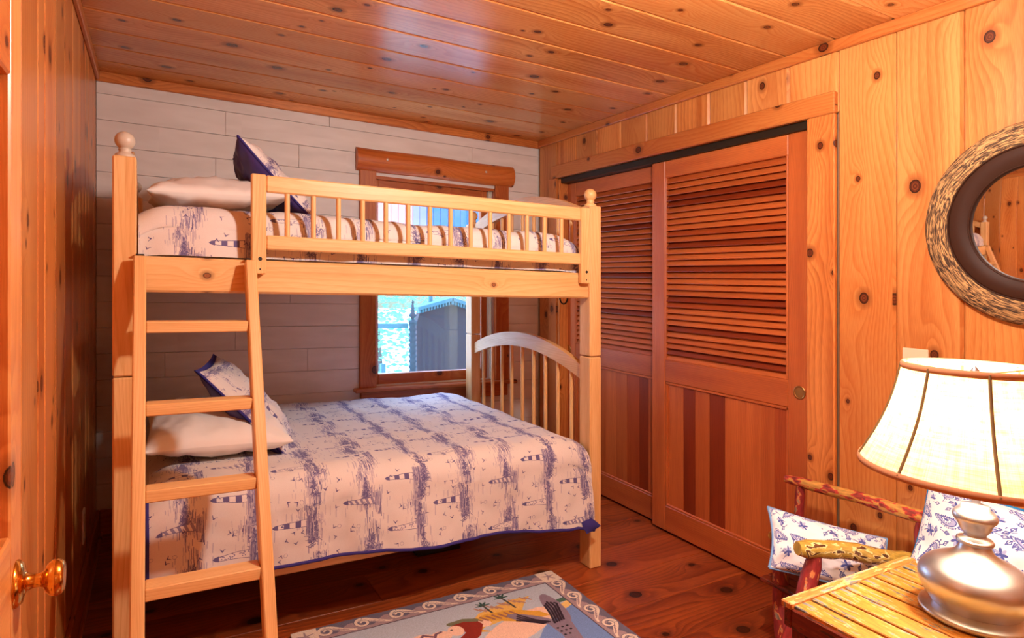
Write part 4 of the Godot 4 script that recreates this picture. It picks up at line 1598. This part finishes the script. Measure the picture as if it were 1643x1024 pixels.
# ---------------------------------------------------------------- mirror, plates, rug, odds and ends
func ring_part(c: Vector3, r0: float, r1: float, h0: float, h1: float, bulge: float, uvs: float) -> MB:
	# a ring lying on the right wall, facing -x
	var mb := MB.new()
	var g := []
	for k in 97:
		var a := TAU * k / 96.0
		var d := Vector3(0, sin(a), cos(a))
		var row := []
		for j in 9:
			var s := j / 8.0
			row.append(c + d * lerpf(r0, r1, s) - Vector3(lerpf(h0, h1, s) + bulge * sin(PI * s), 0, 0))
		g.append([c + d * r0] + row + [c + d * r1])
	mb.grid(g, func(i, j): return Vector2(i / 96.0 * uvs, j / 10.0 * 0.4), false)
	return mb

func build_mirror_and_small_things() -> void:
	var c := Vector3(XR, 1.598, -0.888)
	var m := thing("wall_mirror", "round mirror framed in brindled hide and dark leather", "mirror", c)
	commit(ring_part(c, 0.250, 0.330, 0.030, 0.018, 0.012, 2.5), "hide_frame", M.hide, m)
	commit(ring_part(c, 0.186, 0.252, 0.022, 0.030, 0.006, 2.0), "leather_ring", M.leather, m)
	for r in [0.251, 0.190]:
		var ring := []
		for k in 73:
			ring.append(c + Vector3(-0.031 if r > 0.2 else -0.023, r * sin(TAU * k / 72.0), r * cos(TAU * k / 72.0)))
		var mt := MB.new()
		mt.tube(ring, 0.003, 6, false)
		commit(mt, "leather_welt", M.leather, m)
	var mb := MB.new()
	mb.X = Transform3D(Basis(Vector3(0, 0, 1), PI / 2), c)
	mb.lathe(Vector3.ZERO, [[0.19, 0.0], [0.19, 0.014], [0.0001, 0.014]], 64)
	commit(mb, "mirror_glass", M.mirror, m)
	# switch plate and outlet
	var p := thing("switch_plate", "cream switch plate on the pine wall behind the lampshade", "switch plate", Vector3(XR, 1.10, -1.26))
	mb = MB.new()
	mb.bb(Vector3(XR - 0.006, 1.045, -1.305), Vector3(XR, 1.160, -1.215), 0.002, 1)
	commit(mb, "plate", M.plate, p)
	mb = MB.new()
	mb.bb(Vector3(XR - 0.012, 1.09, -1.266), Vector3(XR - 0.005, 1.112, -1.254), 0.001, 1)
	commit(mb, "toggle", M.plate, p)
	p = thing("outlet_plate", "white outlet plate low on the left wall beside the bed", "outlet", Vector3(XL, 0.29, -3.17))
	mb = MB.new()
	mb.bb(Vector3(XL, 0.225, -3.205), Vector3(XL + 0.007, 0.360, -3.135), 0.002, 1)
	commit(mb, "plate", M.pillow, p)
	for y in [0.262, 0.322]:
		mb = MB.new()
		mb.bb(Vector3(XL + 0.006, y - 0.016, -3.186), Vector3(XL + 0.009, y + 0.016, -3.154), 0.001, 1)
		commit(mb, "socket", M.plate, p)
	# rug
	var r := thing("rug", "hooked rug with sea maidens and a scrolling wave border", "rug", Vector3(1.035, 0, -2.08))
	mb = MB.new()
	var x0 := 0.447
	var x1 := 1.625
	var z0 := -2.465
	var z1 := -1.665
	var nz := soft_noise()
	var g := []
	for i in 41:
		var row := []
		for j in 29:
			var x := lerpf(x0, x1, i / 40.0)
			var z := lerpf(z0, z1, j / 28.0)
			if i in [0, 40] or j in [0, 28]:
				x += 0.003 * nz.get_noise_2d(i * 0.9, j * 0.9)
				z += 0.004 * nz.get_noise_2d(i * 0.9 + 9, j * 0.9)
			row.append(Vector3(x, 0.011 + 0.002 * nz.get_noise_2d(i * 0.4, j * 0.4), z))
		g.append(row)
	mb.grid(g, func(i, j): return Vector2(i / 40.0, j / 28.0), true)
	T.rug = rug_picture(1178, 800)
	M.rug = cloth(Color(1, 1, 1), T.rug)
	commit(mb, "pile", M.rug, r)
	mb = MB.new()
	mb.bb(Vector3(x0 + 0.002, 0.0005, z0 + 0.002), Vector3(x1 - 0.002, 0.0085, z1 - 0.002), 0.003, 0)
	commit(mb, "backing", M.shade_seam, r)
	# a black shoe pushed under the bed, and a cable under the upper rail
	var b := thing("shoe", "black shoe pushed under the lower bunk", "shoe", Vector3(1.235, 0, -2.93))
	mb = MB.new()
	g = []
	for i in 17:
		var s := i / 16.0
		var row := []
		for j in 13:
			var a := PI * j / 12.0
			var w := 0.042 * pow(sin(PI * clampf(s * 0.94 + 0.03, 0, 1)), 0.4)
			row.append(Vector3(1.115 + 0.25 * s, 0.012 + sin(a) * (0.075 - 0.04 * s * s), -2.93 + cos(a) * w))
		g.append(row)
	mb.grid(g, func(i, j): return Vector2(i, j), true)
	commit(mb, "upper", M.black, b)
	mb = MB.new()
	mb.bb(Vector3(1.12, 0.0005, -2.97), Vector3(1.36, 0.014, -2.89), 0.006, 0)
	commit(mb, "sole", M.black, b)
	var cb := thing("cable", "black cable looped under the upper bunk's right end", "cable", Vector3(1.79, 1.28, -2.6))
	var path := []
	for k in 15:
		var a := PI * k / 14.0
		path.append(Vector3(1.79 + 0.024 * cos(a), 1.298 - 0.034 * sin(a), -2.6))
	mb = MB.new()
	mb.tube(path, 0.004, 8)
	commit(mb, "cable_loop", M.black, cb)

func build_ceiling_light() -> void:
	# opal globe hanging on a short stem from the middle of the ceiling, just above the picture
	var c := Vector3(1.22, CEIL, -0.92)
	var o := thing("ceiling_light", "opal glass globe light on a short brass stem under the ceiling", "ceiling light", c)
	var mb := MB.new()
	mb.lathe(c, [[0.0001, -0.200], [0.012, -0.198], [0.014, -0.03], [0.05, -0.022], [0.06, -0.008], [0.06, 0.0]], 28)
	commit(mb, "stem", M.brass_dull, o)
	var prof := []
	for i in 17:
		var a := -PI / 2 + PI * i / 16.0
		prof.append([maxf(0.0001, 0.075 * cos(a)), -0.25 + 0.075 * sin(a)])
	mb = MB.new()
	mb.lathe(c, prof, 28)
	commit(mb, "opal_globe_bulb", M.opal, o)
	var li := OmniLight3D.new()
	li.name = "ceiling_light_glow"
	li.position = Vector3(0, -0.25, 0)
	li.light_size = 0.07
	li.light_color = Color8(255, 248, 240)
	li.light_energy = 3.3
	li.omni_range = 12.0
	li.omni_attenuation = 2.0
	li.shadow_enabled = true
	o.add_child(li)

# ---------------------------------------------------------------- what the window looks out on
func build_outdoors() -> void:
	var mb := MB.new()
	var gr := setting("ground", "pale bright ground outside the window", "ground")
	mb.bb(Vector3(-12, -0.9, -40), Vector3(24, -0.5, ZB - 0.2), 0.0)
	commit(mb, "lawn", M.grass, gr)
	# gabled garden house
	var h := thing("garden_screen", "dark gabled wooden screen with dentilled top outside the window", "screen", Vector3(2.55, -0.5, -5.6))
	mb = MB.new()
	mb.prism(Vector3(0, 0, -5.38), Vector3(1, 0, 0), Vector3(0, 1, 0), [Vector2(2.06, -0.5), Vector2(2.95, -0.5), Vector2(2.93, 1.04), Vector2(2.376, 1.195), Vector2(2.09, 1.11), Vector2(2.05, 0.98)], 0.08)
	commit(mb, "screen_wall", M.outdoor, h)
	for s in [[Vector2(2.376, 1.215), Vector2(2.035, 1.125)], [Vector2(2.376, 1.215), Vector2(3.0, 1.04)]]:
		mb = MB.new()
		var d: Vector2 = s[1] - s[0]
		var nrm := Vector2(-d.y, d.x).normalized() * 0.03
		if nrm.y < 0:
			nrm = -nrm
		mb.prism(Vector3(0, 0, -5.42), Vector3(1, 0, 0), Vector3(0, 1, 0), [s[0], s[1], s[1] - nrm, s[0] - nrm], 0.19)
		commit(mb, "roof_slope", M.outdoor_roof, h)
		var n := int(d.length() / 0.028)
		for k in n:
			var q: Vector2 = s[0].lerp(s[1], (k + 0.5) / n) - nrm
			mb = MB.new()
			mb.box(Vector3(q.x, q.y - 0.014, -5.262), Vector3(0.014, 0.034, 0.05), 0.002)
			commit(mb, "dentil", M.outdoor_roof, h)
	mb = MB.new()
	mb.bb(Vector3(2.20, 1.1, -5.40), Vector3(2.235, 1.42, -5.37), 0.004)
	commit(mb, "stack", M.outdoor_roof, h)
	# turned porch post with a spire
	var p := thing("carved_post", "ringed carved post with a spire beside the gabled screen", "post", Vector3(1.897, -0.5, -5.0))
	var prof := [[0.034, -0.5]]
	var y := -0.46
	while y < 1.0:
		prof.append_array([[0.026, y], [0.037, y + 0.012], [0.026, y + 0.026]])
		y += 0.045
	prof.append_array([[0.036, 1.0], [0.036, 1.02], [0.014, 1.03], [0.014, 1.045], [0.036, 1.065], [0.016, 1.09]])
	for k in 4:
		prof.append_array([[0.022 - 0.004 * k, 1.10 + 0.024 * k], [0.010 - 0.002 * k, 1.118 + 0.024 * k]])
	prof.append([0.0005, 1.215])
	mb = MB.new()
	mb.lathe(Vector3(1.897, 0, -5.0), prof, 14)
	commit(mb, "turned_shaft", M.outdoor_post, p)
	var r := thing("porch_railing", "teal porch railing outside the window", "railing", Vector3(1.3, -0.5, -5.05))
	mb = MB.new()
	mb.bb(Vector3(0.2, 0.955, -5.08), Vector3(1.87, 0.997, -5.03), 0.004)
	commit(mb, "top_rail", M.outdoor_rail, r)
	for x in [0.25, 1.655]:
		mb = MB.new()
		mb.bb(Vector3(x - 0.02, -0.5, -5.075), Vector3(x + 0.02, 0.66 if x > 1 else 0.955, -5.035), 0.004, 1)
		commit(mb, "rail_post", M.outdoor_rail, r)
	if true:
		mb = MB.new()
		mb.bb(Vector3(0.2, 0.12, -5.075), Vector3(1.87, 0.15, -5.04), 0.004)
		commit(mb, "bottom_rail", M.outdoor_rail, r)
	# added slats outside, coloured to stand in for the reflection in the upper pane
	var bl := thing("reflection_slats", "pinkish and blue added slats standing in for a reflection in the upper pane", "reflection_stand_in", Vector3(2.0, 1.62, -4.9))
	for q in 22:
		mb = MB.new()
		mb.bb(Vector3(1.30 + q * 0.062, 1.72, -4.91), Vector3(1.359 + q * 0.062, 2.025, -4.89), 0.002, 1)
		commit(mb, "reflection_slat", M.reflection_pink if q < 9 else M.reflection_lilac if q < 11 else M.reflection_blue, bl)
	mb = MB.new()
	mb.bb(Vector3(0.6, 2.55, -5.0), Vector3(3.6, 2.65, -4.85), 0.004)
	for x in [0.7, 3.4]:
		mb.bb(Vector3(x, -0.5, -4.97), Vector3(x + 0.09, 2.55, -4.88), 0.004, 1)
	for x in [1.32, 2.62]:
		mb.bb(Vector3(x, 2.02, -4.902), Vector3(x + 0.004, 2.56, -4.898), 0.0)
	commit(mb, "added_frame", M.outdoor_rail, bl)
	# trees
	var k := RandomNumberGenerator.new()
	k.seed = 3
	for tr in [[Vector3(2.35, -0.5, -7.4), 1.25, 0.75, "leafy bush beyond the porch railing"], [Vector3(3.4, -0.5, -9.0), 1.6, 1.0, "rounder leafy tree behind the gabled screen"], [Vector3(1.0, -0.5, -9.5), 2.4, 1.3, "tall leafy tree left of the window view"]]:
		var t := thing("leafy_tree", tr[3], "tree", tr[0], "trees outside the window")
		mb = MB.new()
		mb.tube([tr[0], tr[0] + Vector3(0.05, tr[1] * 0.5, 0), tr[0] + Vector3(0, tr[1], 0.05)], [0.05, 0.04, 0.02], 8)
		commit(mb, "trunk", M.trunk, t)
		mb = MB.new()
		for q in 900:
			var d: Vector3 = Vector3(k.randfn(), k.randfn(), k.randfn()).normalized() * pow(k.randf(), 0.4) * tr[2]
			var pos: Vector3 = tr[0] + Vector3(0, tr[1], 0) + d * Vector3(1, 0.8, 1)
			var b := Basis.from_euler(Vector3(k.randf() * TAU, k.randf() * TAU, 0))
			var s := k.randf_range(0.03, 0.055)
			mb.face([pos + b * Vector3(-s, 0, 0), pos + b * Vector3(0, 0, -s * 0.5), pos + b * Vector3(s, 0, 0), pos + b * Vector3(0, 0, s * 0.5)], b.y, [Vector2(0, 0), Vector2(1, 0), Vector2(1, 1), Vector2(0, 1)])
		var f := commit(mb, "foliage", M.leaf, t)
		f.set_meta("kind", "stuff")
